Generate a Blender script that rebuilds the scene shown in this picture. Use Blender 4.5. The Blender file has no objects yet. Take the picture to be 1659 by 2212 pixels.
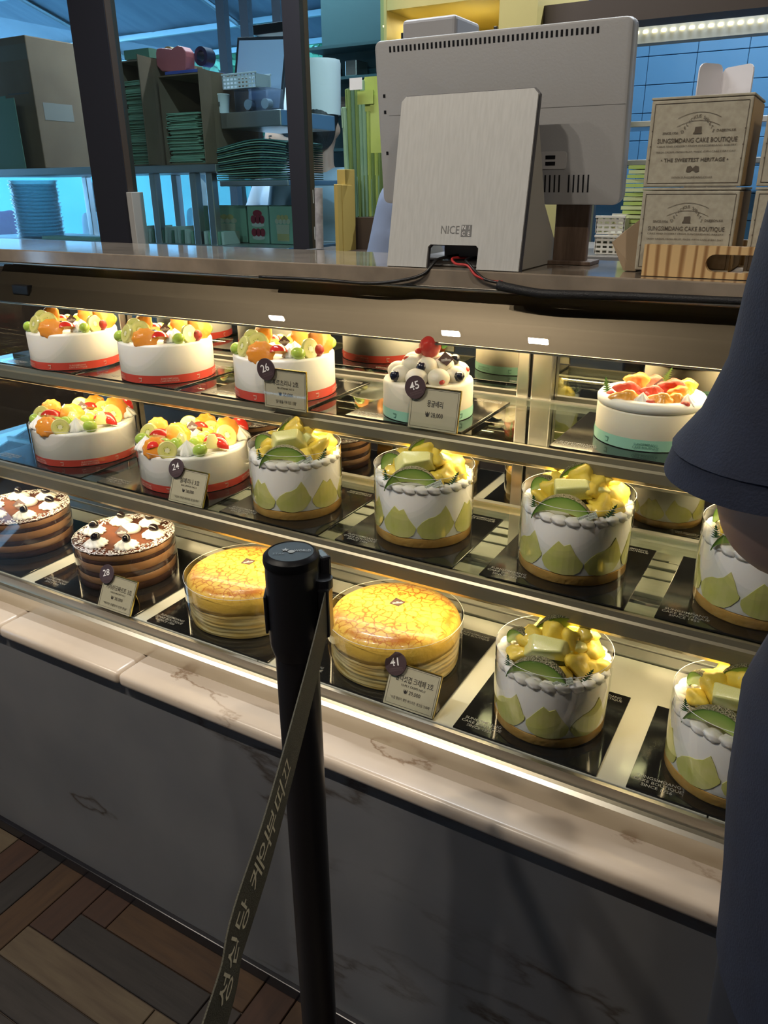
import bpy, bmesh, math, random
from mathutils import Vector, Matrix, Euler

random.seed(7)
SC = bpy.context.scene
COL = SC.collection
PI = math.pi
V = Vector

# ------------------------------------------------------------------ camera
FW, FH = 1659.0, 2212.0
FPX = 1667.53
CAM = V((0.0, 0.0, 1.32))
# rows: world X, Y, Z written in the camera's (right, down, forward) frame
RM = Matrix(((0.86828684, 0.18636669, -0.45972321),
             (0.49600259, -0.34056769, 0.79874594),
             (-0.00770723, -0.92156449, -0.3881488)))


def ray(u, v):
    return RM @ V(((u - FW / 2) / FPX, (v - FH / 2) / FPX, 1.0))


def at(u, v, y):
    """point of the photograph's sight line (u, v) that lies in the plane of depth y"""
    r = ray(u, v)
    return CAM + r * ((y - CAM.y) / r.y)


def atz(u, v, z):
    r = ray(u, v)
    return CAM + r * ((z - CAM.z) / r.z)


cd = bpy.data.cameras.new('camera')
cam = bpy.data.objects.new('camera', cd)
COL.objects.link(cam)
r_, d_, f_ = RM.col[0], RM.col[1], RM.col[2]
cam.matrix_world = Matrix(((r_.x, -d_.x, -f_.x, CAM.x),
                           (r_.y, -d_.y, -f_.y, CAM.y),
                           (r_.z, -d_.z, -f_.z, CAM.z),
                           (0, 0, 0, 1)))
cd.sensor_fit = 'HORIZONTAL'
cd.sensor_width = 36.0
cd.lens = FPX / FW * 36.0
cd.clip_start = 0.02
cd.clip_end = 200
SC.camera = cam

# ------------------------------------------------------------------ world, exposure, big lights
vs = SC.view_settings
vs.view_transform = 'Standard'
vs.look = 'None'
vs.gamma = 1.0
vs.use_curve_mapping = False
vs.exposure = 0.0
SC.cycles.use_denoising = True
SC.cycles.max_bounces = 7
SC.cycles.diffuse_bounces = 3
SC.cycles.glossy_bounces = 4
SC.cycles.use_adaptive_sampling = True
SC.cycles.adaptive_threshold = 0.08
SC.cycles.adaptive_min_samples = 16
SC.cycles.transparent_max_bounces = 16
SC.cycles.caustics_reflective = False
SC.cycles.caustics_refractive = False
SC.cycles.sample_clamp_indirect = 6.0

world = bpy.data.worlds.new('daylight')
SC.world = world
world.use_nodes = True
bg = world.node_tree.nodes['Background']
bg.inputs[0].default_value = (0.36, 0.66, 1.0, 1)
bg.inputs[1].default_value = 4.6


def area(name, loc, rot, sx, sy, power, color, spread=PI):
    l = bpy.data.lights.new(name, 'AREA')
    l.shape = 'RECTANGLE'
    l.size, l.size_y = sx, sy
    l.energy = power
    l.color = color
    l.spread = spread
    o = bpy.data.objects.new(name, l)
    o.location = loc
    o.rotation_euler = rot
    COL.objects.link(o)
    return o


WARM = (1.0, 0.765, 0.43)
DOWN_W = 17.0
STRIP_W = (40.0, 46.0, 26.0)
# LED strips of the cake case: under the hood and under the front rail of both shelves
area('case_led_hood', (-0.28, 1.185, 1.1255), (math.radians(6), 0, 0), 2.6, 0.10, 20.0, WARM)
area('case_led_shelf_upper', (-0.28, 1.020, 0.950), (math.radians(22), 0, 0), 2.6, 0.02, 7.5, WARM)
area('case_led_shelf_lower', (-0.28, 0.908, 0.778), (math.radians(22), 0, 0), 2.6, 0.02, 8.0, WARM)

# ------------------------------------------------------------------ helpers: objects


def tag(o, label=None, cat=None, group=None, kind=None):
    if label:
        o['label'] = label
    if cat:
        o['category'] = cat
    if group:
        o['group'] = group
    if kind:
        o['kind'] = kind
    return o


def empty(name, loc=(0, 0, 0), rz=0.0, label=None, cat=None, group=None):
    o = bpy.data.objects.new(name, None)
    o.empty_display_size = 0.05
    o.location = loc
    o.rotation_euler = (0, 0, rz)
    COL.objects.link(o)
    return tag(o, label, cat, group)


def link(name, me, parent=None, loc=(0, 0, 0), rot=(0, 0, 0), scale=(1, 1, 1), mat=None):
    o = bpy.data.objects.new(name, me)
    COL.objects.link(o)
    o.location = loc
    o.rotation_euler = rot
    o.scale = scale
    if parent is not None:
        o.parent = parent
    if mat is not None:
        if len(me.materials) == 0:
            me.materials.append(mat)
        elif me.materials[0] is not mat:
            o.material_slots[0].link = 'OBJECT'
            o.material_slots[0].material = mat
    return o


class MB:
    """collects geometry for ONE mesh"""

    def __init__(self):
        self.v, self.f, self.m = [], [], []

    def add(self, vs_, fs_, mi=0):
        b = len(self.v)
        self.v += [tuple(p) for p in vs_]
        self.f += [tuple(i + b for i in f) for f in fs_]
        self.m += [mi] * len(fs_)
        return self

    def box(self, lo, hi, mi=0, mtx=None):
        (x0, y0, z0), (x1, y1, z1) = lo, hi
        p = [V((x, y, z)) for z in (z0, z1) for y in (y0, y1) for x in (x0, x1)]
        if mtx is not None:
            p = [mtx @ q for q in p]
        return self.add(p, [(0, 2, 3, 1), (4, 5, 7, 6), (0, 1, 5, 4), (2, 6, 7, 3), (0, 4, 6, 2), (1, 3, 7, 5)], mi)

    def lathe(self, prof, seg=32, c=(0, 0, 0), mi=0, wave=None, cap=True):
        """prof: list of (r, z); wave(theta, i) multiplies r"""
        n = len(prof)
        vs_ = []
        for i, (r, z) in enumerate(prof):
            for k in range(seg):
                t = 2 * PI * k / seg
                q = r * (wave(t, i) if wave else 1.0)
                vs_.append((c[0] + q * math.cos(t), c[1] + q * math.sin(t), c[2] + z))
        fs_ = [(i * seg + k, i * seg + (k + 1) % seg, (i + 1) * seg + (k + 1) % seg, (i + 1) * seg + k)
               for i in range(n - 1) for k in range(seg)]
        if cap:
            fs_.append(tuple(range(seg - 1, -1, -1)))
            fs_.append(tuple((n - 1) * seg + k for k in range(seg)))
        return self.add(vs_, fs_, mi)

    def tube(self, pts, r, seg=8, mi=0, cap=True):
        pts = [V(p) for p in pts]
        n = len(pts)
        rs = r if isinstance(r, (list, tuple)) else [r] * n
        up = V((0, 0, 1))
        vs_ = []
        prev = None
        for i, p in enumerate(pts):
            t = (pts[min(i + 1, n - 1)] - pts[max(i - 1, 0)])
            t = t.normalized() if t.length > 1e-9 else V((0, 0, 1))
            a = prev if prev is not None else (V((1, 0, 0)) if abs(t.dot(up)) > 0.95 else up)
            s = t.cross(a)
            if s.length < 1e-6:
                s = t.cross(V((0, 1, 0)))
            s.normalize()
            w = s.cross(t).normalized()
            prev = w
            for k in range(seg):
                q = 2 * PI * k / seg
                vs_.append(p + s * (math.cos(q) * rs[i]) + w * (math.sin(q) * rs[i]))
        fs_ = [(i * seg + k, i * seg + (k + 1) % seg, (i + 1) * seg + (k + 1) % seg, (i + 1) * seg + k)
               for i in range(n - 1) for k in range(seg)]
        if cap:
            fs_.append(tuple(range(seg - 1, -1, -1)))
            fs_.append(tuple((n - 1) * seg + k for k in range(seg)))
        return self.add(vs_, fs_, mi)

    def prism(self, outline, z0, z1, mi=0, mtx=None):
        n = len(outline)
        p = [V((x, y, z0)) for x, y in outline] + [V((x, y, z1)) for x, y in outline]
        if mtx is not None:
            p = [mtx @ q for q in p]
        return self.add(p, [tuple(range(n - 1, -1, -1)), tuple(range(n, 2 * n))] +
                        [(i, (i + 1) % n, n + (i + 1) % n, n + i) for i in range(n)], mi)

    def ball(self, c, r, seg=16, rings=10, mi=0, fn=None):
        rx, ry, rz = r if isinstance(r, (tuple, list)) else (r, r, r)
        vs_, fs_ = [], []
        for i in range(rings + 1):
            a = PI * i / rings
            for k in range(seg):
                t = 2 * PI * k / seg
                d = V((math.sin(a) * math.cos(t), math.sin(a) * math.sin(t), math.cos(a)))
                q = fn(d) if fn else 1.0
                vs_.append((c[0] + rx * d.x * q, c[1] + ry * d.y * q, c[2] + rz * d.z * q))
        for i in range(rings):
            for k in range(seg):
                fs_.append((i * seg + k, (i + 1) * seg + k, (i + 1) * seg + (k + 1) % seg, i * seg + (k + 1) % seg))
        return self.add(vs_, fs_, mi)

    def mesh(self, name, mats=None, smooth=False, bevel=0.0, segs=2, merge=False, angle=None):
        me = bpy.data.meshes.new(name)
        bm = bmesh.new()
        bv = [bm.verts.new(p) for p in self.v]
        bm.verts.ensure_lookup_table()
        for f, mi in zip(self.f, self.m):
            try:
                fc = bm.faces.new([bv[i] for i in f])
                fc.material_index = mi
            except ValueError:
                pass
        if merge:
            bmesh.ops.remove_doubles(bm, verts=bm.verts, dist=1e-5)
        bmesh.ops.recalc_face_normals(bm, faces=bm.faces)
        if bevel > 0:
            ed = [e for e in bm.edges if len(e.link_faces) == 2 and e.calc_face_angle(0) > 0.5]
            bmesh.ops.bevel(bm, geom=ed, offset=bevel, segments=segs, profile=0.5, affect='EDGES', clamp_overlap=True)
        bm.to_mesh(me)
        bm.free()
        if mats is not None:
            for m in (mats if isinstance(mats, (list, tuple)) else [mats]):
                me.materials.append(m)
        if smooth:
            me.polygons.foreach_set('use_smooth', [True] * len(me.polygons))
            if angle is not None:
                me.set_sharp_from_angle(angle=angle)
        return me

    def obj(self, name, mats, parent=None, loc=(0, 0, 0), rot=(0, 0, 0), **kw):
        return link(name, self.mesh(name, mats, **kw), parent, loc, rot)


def boxo(name, lo, hi, mat, parent=None, bevel=0.0, **kw):
    return MB().box(lo, hi).obj(name, mat, parent, bevel=bevel, **kw)


def barmtx(p, q):
    """matrix whose x axis runs from p to q, z as upright as it can be"""
    p, q = V(p), V(q)
    x = (q - p).normalized()
    z = V((0, 0, 1)) if abs(x.z) < 0.98 else V((0, 1, 0))
    y = z.cross(x).normalized()
    z = x.cross(y)
    return Matrix(((x.x, y.x, z.x, p.x), (x.y, y.y, z.y, p.y), (x.z, y.z, z.z, p.z), (0, 0, 0, 1)))


def frame(o, x, y):
    """4x4 with origin o, x axis x, y axis y"""
    x = V(x).normalized()
    y = V(y)
    z = x.cross(y).normalized()
    y = z.cross(x)
    o = V(o)
    return Matrix(((x.x, y.x, z.x, o.x), (x.y, y.y, z.y, o.y), (x.z, y.z, z.z, o.z), (0, 0, 0, 1)))


_ts = bpy.data.scenes.new('lettering_bench')
_tcu = bpy.data.curves.new('lettering', 'FONT')
_tcu.align_x = 'CENTER'
_tcu.align_y = 'CENTER'
_tcu.resolution_u = 2
_tob = bpy.data.objects.new('lettering_source', _tcu)
_ts.collection.objects.link(_tob)


_tc = {}


def text_mesh(body, bold=0.0):
    if (body, bold) in _tc:
        return _tc[(body, bold)]
    _tcu.body = body
    _tcu.size = 1.0
    _tcu.offset = bold
    _tob.update_tag()
    _ts.view_layers[0].update()
    me = bpy.data.meshes.new_from_object(_tob.evaluated_get(_ts.view_layers[0].depsgraph))
    me.materials.clear()
    xs = [v.co.x for v in me.vertices] or [0, 1]
    _tc[(body, bold)] = (me, max(xs) - min(xs))
    return _tc[(body, bold)]


def text(body, size, mat, parent, mtx, width=None, bold=0.0, name='lettering'):
    """flat lettering lying in the xy plane of mtx (relative to the parent)"""
    bold = 0.012 if bold > 0.007 else (0.005 if bold > 0 else 0.0)
    me, w = text_mesh(body, bold)
    o = link(name, me, parent, mat=mat)
    sx = width / w if width else size
    o.matrix_local = mtx @ Matrix.Diagonal((sx, size, size, 1))
    return o


# ------------------------------------------------------------------ helpers: materials
MATS = {}


def mat(name, c=(0.8, 0.8, 0.8), rough=0.5, metal=0.0, c2=None, scale=20.0, detail=4.0, stretch=None, coat=0.0,
        sss=0.0, sssc=None, spec=0.5, emit=None, es=0.0, bump=0.0, bscale=None, contrast=(0.35, 0.65), trans=0.0, ior=1.45, gen=False):
    if name in MATS:
        return MATS[name]
    m = bpy.data.materials.new(name)
    MATS[name] = m
    m.use_nodes = True
    nt = m.node_tree
    b = nt.nodes['Principled BSDF']
    b.inputs['Base Color'].default_value = (*c, 1)
    b.inputs['Roughness'].default_value = rough
    b.inputs['Metallic'].default_value = metal
    b.inputs['Specular IOR Level'].default_value = spec
    b.inputs['Coat Weight'].default_value = coat
    b.inputs['Coat Roughness'].default_value = 0.08
    b.inputs['IOR'].default_value = ior
    b.inputs['Transmission Weight'].default_value = trans
    if sss:
        b.inputs['Subsurface Weight'].default_value = sss
        b.inputs['Subsurface Radius'].default_value = (sssc or (1, .6, .3))
        b.inputs['Subsurface Scale'].default_value = 0.006
    if emit:
        b.inputs['Emission Color'].default_value = (*emit, 1)
        b.inputs['Emission Strength'].default_value = es
    if c2 or bump:
        tc = nt.nodes.new('ShaderNodeTexCoord')
        mp = nt.nodes.new('ShaderNodeMapping')
        nt.links.new(tc.outputs['Object'], mp.inputs[0])
        if stretch:
            mp.inputs['Scale'].default_value = stretch
        nz = nt.nodes.new('ShaderNodeTexNoise')
        nz.inputs['Scale'].default_value = scale
        nz.inputs['Detail'].default_value = detail
        nt.links.new(mp.outputs[0], nz.inputs['Vector'])
        if c2:
            cr = nt.nodes.new('ShaderNodeValToRGB')
            cr.color_ramp.elements[0].position = contrast[0]
            cr.color_ramp.elements[1].position = contrast[1]
            cr.color_ramp.elements[0].color = (*c, 1)
            cr.color_ramp.elements[1].color = (*c2, 1)
            nt.links.new(nz.outputs[0], cr.inputs[0])
            nt.links.new(cr.outputs[0], b.inputs['Base Color'])
        if bump:
            src = nz
            if bscale:
                src = nt.nodes.new('ShaderNodeTexNoise')
                src.inputs['Scale'].default_value = bscale
                src.inputs['Detail'].default_value = 3
                nt.links.new(mp.outputs[0], src.inputs['Vector'])
            bp = nt.nodes.new('ShaderNodeBump')
            bp.inputs['Strength'].default_value = bump
            bp.inputs['Distance'].default_value = 0.002
            nt.links.new(src.outputs[0], bp.inputs['Height'])
            nt.links.new(bp.outputs[0], b.inputs['Normal'])
    return m


def clear_mat(name, tint=(1, 1, 1), refl=1.0, rough=0.0, ior=1.45, milk=0.0):
    """thin clear sheet: lets light straight through, reflects by Fresnel"""
    if name in MATS:
        return MATS[name]
    m = bpy.data.materials.new(name)
    MATS[name] = m
    m.use_nodes = True
    nt = m.node_tree
    for n in list(nt.nodes):
        if n.type == 'BSDF_PRINCIPLED':
            nt.nodes.remove(n)
    out = [n for n in nt.nodes if n.type == 'OUTPUT_MATERIAL'][0]
    tr = nt.nodes.new('ShaderNodeBsdfTransparent')
    tr.inputs[0].default_value = (*tint, 1)
    base = tr
    if milk:
        df = nt.nodes.new('ShaderNodeBsdfTranslucent')
        df.inputs[0].default_value = (0.9, 0.92, 0.95, 1)
        mk = nt.nodes.new('ShaderNodeMixShader')
        mk.inputs[0].default_value = milk
        nt.links.new(tr.outputs[0], mk.inputs[1])
        nt.links.new(df.outputs[0], mk.inputs[2])
        base = mk
    gl = nt.nodes.new('ShaderNodeBsdfGlossy')
    gl.inputs['Roughness'].default_value = rough
    lw = nt.nodes.new('ShaderNodeLayerWeight')
    lw.inputs[0].default_value = 0.5
    pw = nt.nodes.new('ShaderNodeMath')
    pw.operation = 'POWER'
    pw.inputs[1].default_value = 5.0
    nt.links.new(lw.outputs['Facing'], pw.inputs[0])
    f0 = ((ior - 1) / (ior + 1)) ** 2
    mu = nt.nodes.new('ShaderNodeMath')
    mu.operation = 'MULTIPLY_ADD'
    mu.inputs[1].default_value = (1 - f0) * refl
    mu.inputs[2].default_value = f0 * refl
    mu.use_clamp = True
    nt.links.new(pw.outputs[0], mu.inputs[0])
    mx = nt.nodes.new('ShaderNodeMixShader')
    nt.links.new(mu.outputs[0], mx.inputs[0])
    nt.links.new(base.outputs[0], mx.inputs[1])
    nt.links.new(gl.outputs[0], mx.inputs[2])
    nt.links.new(mx.outputs[0], out.inputs[0])
    return m


def vein_mat(name, base, base2, vein, rough, scale=2.2, width=0.012, rot=(0.3, 0.2, 0.5), coat=0.0):
    if name in MATS:
        return MATS[name]
    m = mat(name, base, rough, c2=base2, scale=5.0, coat=coat)
    nt = m.node_tree
    b = nt.nodes['Principled BSDF']
    old = b.inputs['Base Color'].links[0].from_socket
    tc = nt.nodes.new('ShaderNodeTexCoord')
    mp = nt.nodes.new('ShaderNodeMapping')
    mp.inputs['Rotation'].default_value = rot
    nt.links.new(tc.outputs['Object'], mp.inputs[0])
    n1 = nt.nodes.new('ShaderNodeTexNoise')
    n1.inputs['Scale'].default_value = 9
    n1.inputs['Detail'].default_value = 8
    nt.links.new(mp.outputs[0], n1.inputs['Vector'])
    mp.inputs['Scale'].default_value = (0.55, 1.0, 1.5)
    n1.inputs['Scale'].default_value = scale
    n1.inputs['Detail'].default_value = 9
    n1.inputs['Roughness'].default_value = 0.55
    sb = nt.nodes.new('ShaderNodeMath')
    sb.operation = 'SUBTRACT'
    sb.inputs[1].default_value = 0.5
    nt.links.new(n1.outputs[0], sb.inputs[0])
    ab = nt.nodes.new('ShaderNodeMath')
    ab.operation = 'ABSOLUTE'
    nt.links.new(sb.outputs[0], ab.inputs[0])
    cr = nt.nodes.new('ShaderNodeValToRGB')
    cr.color_ramp.elements[0].position = 0.0
    cr.color_ramp.elements[0].color = (1, 1, 1, 1)
    cr.color_ramp.elements[1].position = width
    cr.color_ramp.elements[1].color = (0, 0, 0, 1)
    nt.links.new(ab.outputs[0], cr.inputs[0])
    n2 = nt.nodes.new('ShaderNodeTexNoise')
    n2.inputs['Scale'].default_value = 3.0
    nt.links.new(tc.outputs['Object'], n2.inputs['Vector'])
    r2 = nt.nodes.new('ShaderNodeValToRGB')
    r2.color_ramp.elements[0].position = 0.34
    r2.color_ramp.elements[1].position = 0.50
    nt.links.new(n2.outputs[0], r2.inputs[0])
    mu = nt.nodes.new('ShaderNodeMath')
    mu.operation = 'MULTIPLY'
    nt.links.new(cr.outputs[0], mu.inputs[0])
    nt.links.new(r2.outputs[0], mu.inputs[1])
    mx = nt.nodes.new('ShaderNodeMixRGB')
    mx.inputs[2].default_value = (*vein, 1)
    nt.links.new(mu.outputs[0], mx.inputs[0])
    nt.links.new(old, mx.inputs[1])
    nt.links.new(mx.outputs[0], b.inputs['Base Color'])
    return m


M_STEEL = mat('stainless_steel', (0.55, 0.53, 0.50), 0.28, 1.0)
M_BRONZE = mat('bronze_steel', (0.30, 0.25, 0.19), 0.30, 1.0)
ORD = ['first', 'second', 'third', 'fourth', 'fifth', 'sixth', 'seventh', 'eighth', 'ninth', 'tenth', 'eleventh', 'twelfth', 'thirteenth', 'fourteenth', 'fifteenth', 'sixteenth', 'seventeenth', 'eighteenth', 'nineteenth', 'twentieth', 'twenty-first', 'twenty-second', 'twenty-third', 'twenty-fourth', 'twenty-fifth']
M_RAIL = mat('champagne_aluminium', (0.70, 0.66, 0.56), 0.30, 1.0)
M_ALU = mat('grey_aluminium', (0.62, 0.63, 0.64), 0.35, 1.0)
M_BLACK = mat('black_plastic', (0.008, 0.008, 0.010), 0.32)
M_DARK = mat('dark_frame', (0.020, 0.020, 0.028), 0.5)
M_BROWN = mat('brown_frame', (0.060, 0.042, 0.032), 0.5)
M_MIRROR = mat('mirror_glass', (0.62, 0.62, 0.58), 0.02, 1.0)
M_GLASS = clear_mat('front_glass', (0.97, 0.98, 0.97), 0.75)
M_SHELF = clear_mat('shelf_glass', (0.90, 0.95, 0.93), 1.2)
M_FILM = clear_mat('cake_film', (0.985, 0.985, 0.98), 2.2, 0.03)
M_MARBLE = vein_mat('beige_marble', (0.140, 0.142, 0.150), (0.172, 0.172, 0.178), (0.060, 0.048, 0.040), 0.36, 0.95, 0.0060, (0, 0.55, 0))
M_SILL = vein_mat('pale_marble', (0.60, 0.49, 0.385), (0.68, 0.57, 0.46), (0.34, 0.23, 0.15), 0.24, 5.0, 0.010)
M_STONE = mat('polished_brown_stone', (0.19, 0.155, 0.12), 0.07, c2=(0.27, 0.22, 0.17), scale=16, coat=0.4)
M_WHITE = mat('white_panel', (0.72, 0.72, 0.66), 0.35)
M_PAPER = mat('white_paper', (0.80, 0.80, 0.80), 0.7)

# ------------------------------------------------------------------ the setting
M_FLOOR = mat('dark_wood_floor', (0.035, 0.026, 0.022), 0.5, c2=(0.06, 0.04, 0.03), scale=6)
fl = tag(boxo('floor', (-7, -3.2, -0.05), (3.2, 6.2, -0.006), M_FLOOR), kind='structure')
plank_mats = []
for i, (a, b) in enumerate([((0.046, 0.022, 0.014), (0.028, 0.014, 0.010)), ((0.026, 0.022, 0.021), (0.016, 0.014, 0.014)),
                            ((0.095, 0.072, 0.045), (0.060, 0.040, 0.026)), ((0.060, 0.032, 0.015), (0.034, 0.018, 0.010)),
                            ((0.034, 0.028, 0.026), (0.020, 0.017, 0.016))]):
    plank_mats.append((mat('plank_wood_x%d' % i, a, 0.55, c2=b, scale=22, detail=8, stretch=(0.35, 3, 3), bump=0.25, contrast=(0.3, 0.7)),))
PW, PL = 0.0685, 0.339
pm = MB().box((0.0012, 0.0012, -0.006), (PL - 0.0012, PW - 0.0012, 0.0)).mesh('plank', None, bevel=0.0012, segs=1)
pm.materials.append(plank_mats[0][0])
X0, Y0 = -1.144, 0.5155
rp = random.Random(11)
fixed = {('H', 0, 0): 2, ('H', 1, 0): 1, ('H', 2, 0): 3, ('H', -1, 0): 4, ('V', 0, 0): 0, ('V', 1, 0): 0, ('V', -1, 0): 3, ('V', -2, 0): 1}
for j in range(-4, 8):
    for k in range(-22, 22):
        ox, oy = X0 + k * PW - j * PL, Y0 + k * PW + j * PL
        for kind in 'HV':
            if kind == 'H':
                cx, cy = ox + PL / 2, oy + PW / 2
            else:
                cx, cy = ox + PW / 2, oy + PW + PL / 2
            if not (-1.75 < cx < 0.75 and -0.12 < cy < 0.90):
                continue
            if kind == 'H' and cy > 0.74 or kind == 'V' and cy - PL / 2 > 0.725:
                continue
            mi = fixed.get((kind, k, j), rp.choice([0, 0, 1, 1, 3, 4, 4, 2]))
            o = link('plank', pm, fl, (ox, oy, 0) if kind == 'H' else (ox + PW, oy + PW, 0), (0, 0, 0 if kind == 'H' else PI / 2),
                     mat=plank_mats[mi][0])

M_CEIL = mat('ceiling_paint', (0.12, 0.12, 0.13), 0.8)
tag(boxo('ceiling', (-7, -3.2, 2.75), (3.2, 4.3, 2.85), M_CEIL), kind='structure')
M_WALLP = mat('wall_paint', (0.20, 0.19, 0.18), 0.8)
tag(boxo('wall_front', (-7, -3.3, 0), (3.2, -3.2, 2.8), M_WALLP), kind='structure')
tag(boxo('wall_right', (3.2, -3.3, 0), (3.3, 4.3, 2.8), M_WALLP), kind='structure')
wl = MB().box((-4.3, -3.2, 0), (-4.2, -2.0, 2.75)).box((-4.3, -0.9, 0), (-4.2, 2.2, 2.75)).box((-4.3, -2.0, 2.15), (-4.2, -0.9, 2.75)).obj('wall_left', M_WALLP)
tag(wl, kind='structure')
# ------------------------------------------------------------------ marble plinth of the cake case
CX0, CX1 = -1.62, 1.05
pl = empty('marble_plinth', (-0.3, 0.9, 0), 0, 'low grey veined marble plinth carrying the glass cake case', 'plinth')


def W(parent, lo, hi):
    o = parent.location
    return (V(lo) - o), (V(hi) - o)


def pbox(name, lo, hi, m, parent, bevel=0.0, **kw):
    a, b = W(parent, lo, hi)
    return boxo(name, a, b, m, parent, bevel, **kw)


pbox('marble_panel', (CX0, 0.725, 0.028), (CX1, 0.745, 0.552), M_MARBLE, pl)
pbox('core', (CX0, 0.746, 0.0), (CX1, 1.35, 0.555), M_DARK, pl)
pbox('kick_strip', (CX0, 0.716, 0.0), (CX1, 0.7455, 0.0275), mat('kick_strip_black', (0.012, 0.012, 0.016), 0.25), pl, bevel=0.002)
for a, b in ((CX0, -1.235), (-1.2345, -0.925), (-0.9245, CX1)):
    pbox('sill_slab', (a, 0.711, 0.5535), (b, 0.80, 0.5785), M_SILL, pl, bevel=0.009, segs=4, smooth=True)

# ------------------------------------------------------------------ glass cake case
cs = empty('cake_display_case', (-0.3, 0.95, 0.5785), 0, 'long slanted glass cake display case with lit shelves on marble plinth', 'display case')


def cb(name, lo, hi, m, bevel=0.0, **kw):
    return pbox(name, lo, hi, m, cs, bevel, **kw)


def cprof(name, prof, m, x0=CX0, x1=CX1, parent=None, smooth=False):
    """extrude a (y, z) outline along x"""
    parent = parent or cs
    o = parent.location
    mb = MB()
    n = len(prof)
    vs_ = [(x - o.x, y - o.y, z - o.z) for x in (x0, x1) for y, z in prof]
    mb.add(vs_, [tuple(range(n)), tuple(range(2 * n - 1, n - 1, -1))] + [(i, n + i, n + (i + 1) % n, (i + 1) % n) for i in range(n)])
    return mb.obj(name, m, parent, smooth=smooth)


# front rail: upright face, rolled bead, sloped glass channel
cprof('front_rail', [(0.776, 0.5785), (0.776, 0.604), (0.772, 0.607), (0.772, 0.612), (0.777, 0.616), (0.783, 0.617), (0.784, 0.6335),
                     (0.790, 0.6335), (0.792, 0.626), (0.800, 0.626), (0.800, 0.5785)], M_RAIL)
cb('rail_keyhole', at(240, 1358, 0.7755) + V((-0.012, -0.0012, -0.003)), at(240, 1358, 0.7755) + V((0.012, 0.0005, 0.003)), M_STEEL)
# deck of white panels, then the vented strip behind them
dx = CX0
for nx in (-1.36, -0.689, -0.02, CX1):
    cb('deck_panel', (dx + 0.0008, 0.7935, 0.624), (nx - 0.0008, 1.083, 0.6335), mat('deck_white', (0.60, 0.60, 0.53), 0.12, coat=0.3), bevel=0.001)
    dx = nx
cb('deck_underlay', (CX0, 0.801, 0.5785), (CX1, 1.31, 0.6235), M_DARK)
M_VENT = mat('vent_aluminium', (0.45, 0.45, 0.43), 0.35, 1.0)
for y0, y1, z in ((1.085, 1.112, 0.637), (1.113, 1.126, 0.640), (1.133, 1.160, 0.640), (1.161, 1.20, 0.636), (1.201, 1.265, 0.6335)):
    cb('vent_strip', (CX0, y0, 0.6238), (CX1, y1, z), M_VENT, bevel=0.0012)
x = CX0
while x < CX1 - 0.1:
    cb('vent_slot', (x + 0.012, 1.1262, 0.6238), (x + 0.148, 1.1328, 0.6285), M_BLACK)
    cb('vent_bridge', (x + 0.1485, 1.1262, 0.6238), (x + 0.1715, 1.1328, 0.6402), M_VENT)
    x += 0.16


def shelf(y0, y1, z, rail_h):
    cb('glass_shelf', (CX0 + 0.01, y0 + 0.012, z - 0.008), (CX1, y1, z), M_SHELF)
    cprof('shelf_rail', [(y0, z - rail_h), (y0 - 0.004, z - rail_h + 0.006), (y0 - 0.004, z - 0.010), (y0 - 0.001, z - 0.007), (y0, z + 0.0005),
                         (y0 + 0.006, z + 0.0005), (y0 + 0.006, z - 0.0085), (y0 + 0.026, z - 0.0085), (y0 + 0.026, z - 0.013), (y0 + 0.008, z - 0.014),
                         (y0 + 0.008, z - rail_h)], mat('shelf_rail_bronze', (0.30, 0.265, 0.19), 0.35, 0.55))
    cprof('shelf_back_bar', [(y1 + 0.0002, z - 0.012), (y1 + 0.012, z - 0.012), (y1 + 0.012, z + 0.002), (y1 + 0.0002, z + 0.002)], M_ALU)
    cb('led_diffuser', (CX0 + 0.02, y0 + 0.0085, z - 0.019), (CX1, y0 + 0.015, z - 0.0142),
       mat('led_diffuser', (0.9, 0.8, 0.5), 0.5, emit=(1.0, 0.74, 0.34), es=2.2))


shelf(1.014, 1.262, 0.977, 0.030)
shelf(0.900, 1.165, 0.812, 0.036)
# back wall of mirrored sliding doors and their stiles
MY = 1.288
for a, b in ((CX0, -1.492), (-1.425, -0.462), (-0.398, 0.60), (0.664, CX1)):
    cb('mirror_door', (a + 0.001, MY, 0.6355), (b - 0.001, MY + 0.006, 1.125), M_MIRROR)
for a in (-1.492, -0.462, 0.60):
    cb('door_stile', (a, MY - 0.016, 0.6355), (a + 0.022, MY + 0.006, 1.125), M_STEEL, bevel=0.002)
    cb('door_gasket', (a + 0.0222, MY - 0.010, 0.6355), (a + 0.0278, MY + 0.006, 1.125), M_BLACK)
    cb('door_stile', (a + 0.028, MY - 0.020, 0.6355), (a + 0.064, MY + 0.006, 1.125), M_STEEL, bevel=0.002)
cb('case_back', (CX0, MY + 0.0065, 0.5785), (CX1, 1.352, 1.175), M_DARK)
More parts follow.
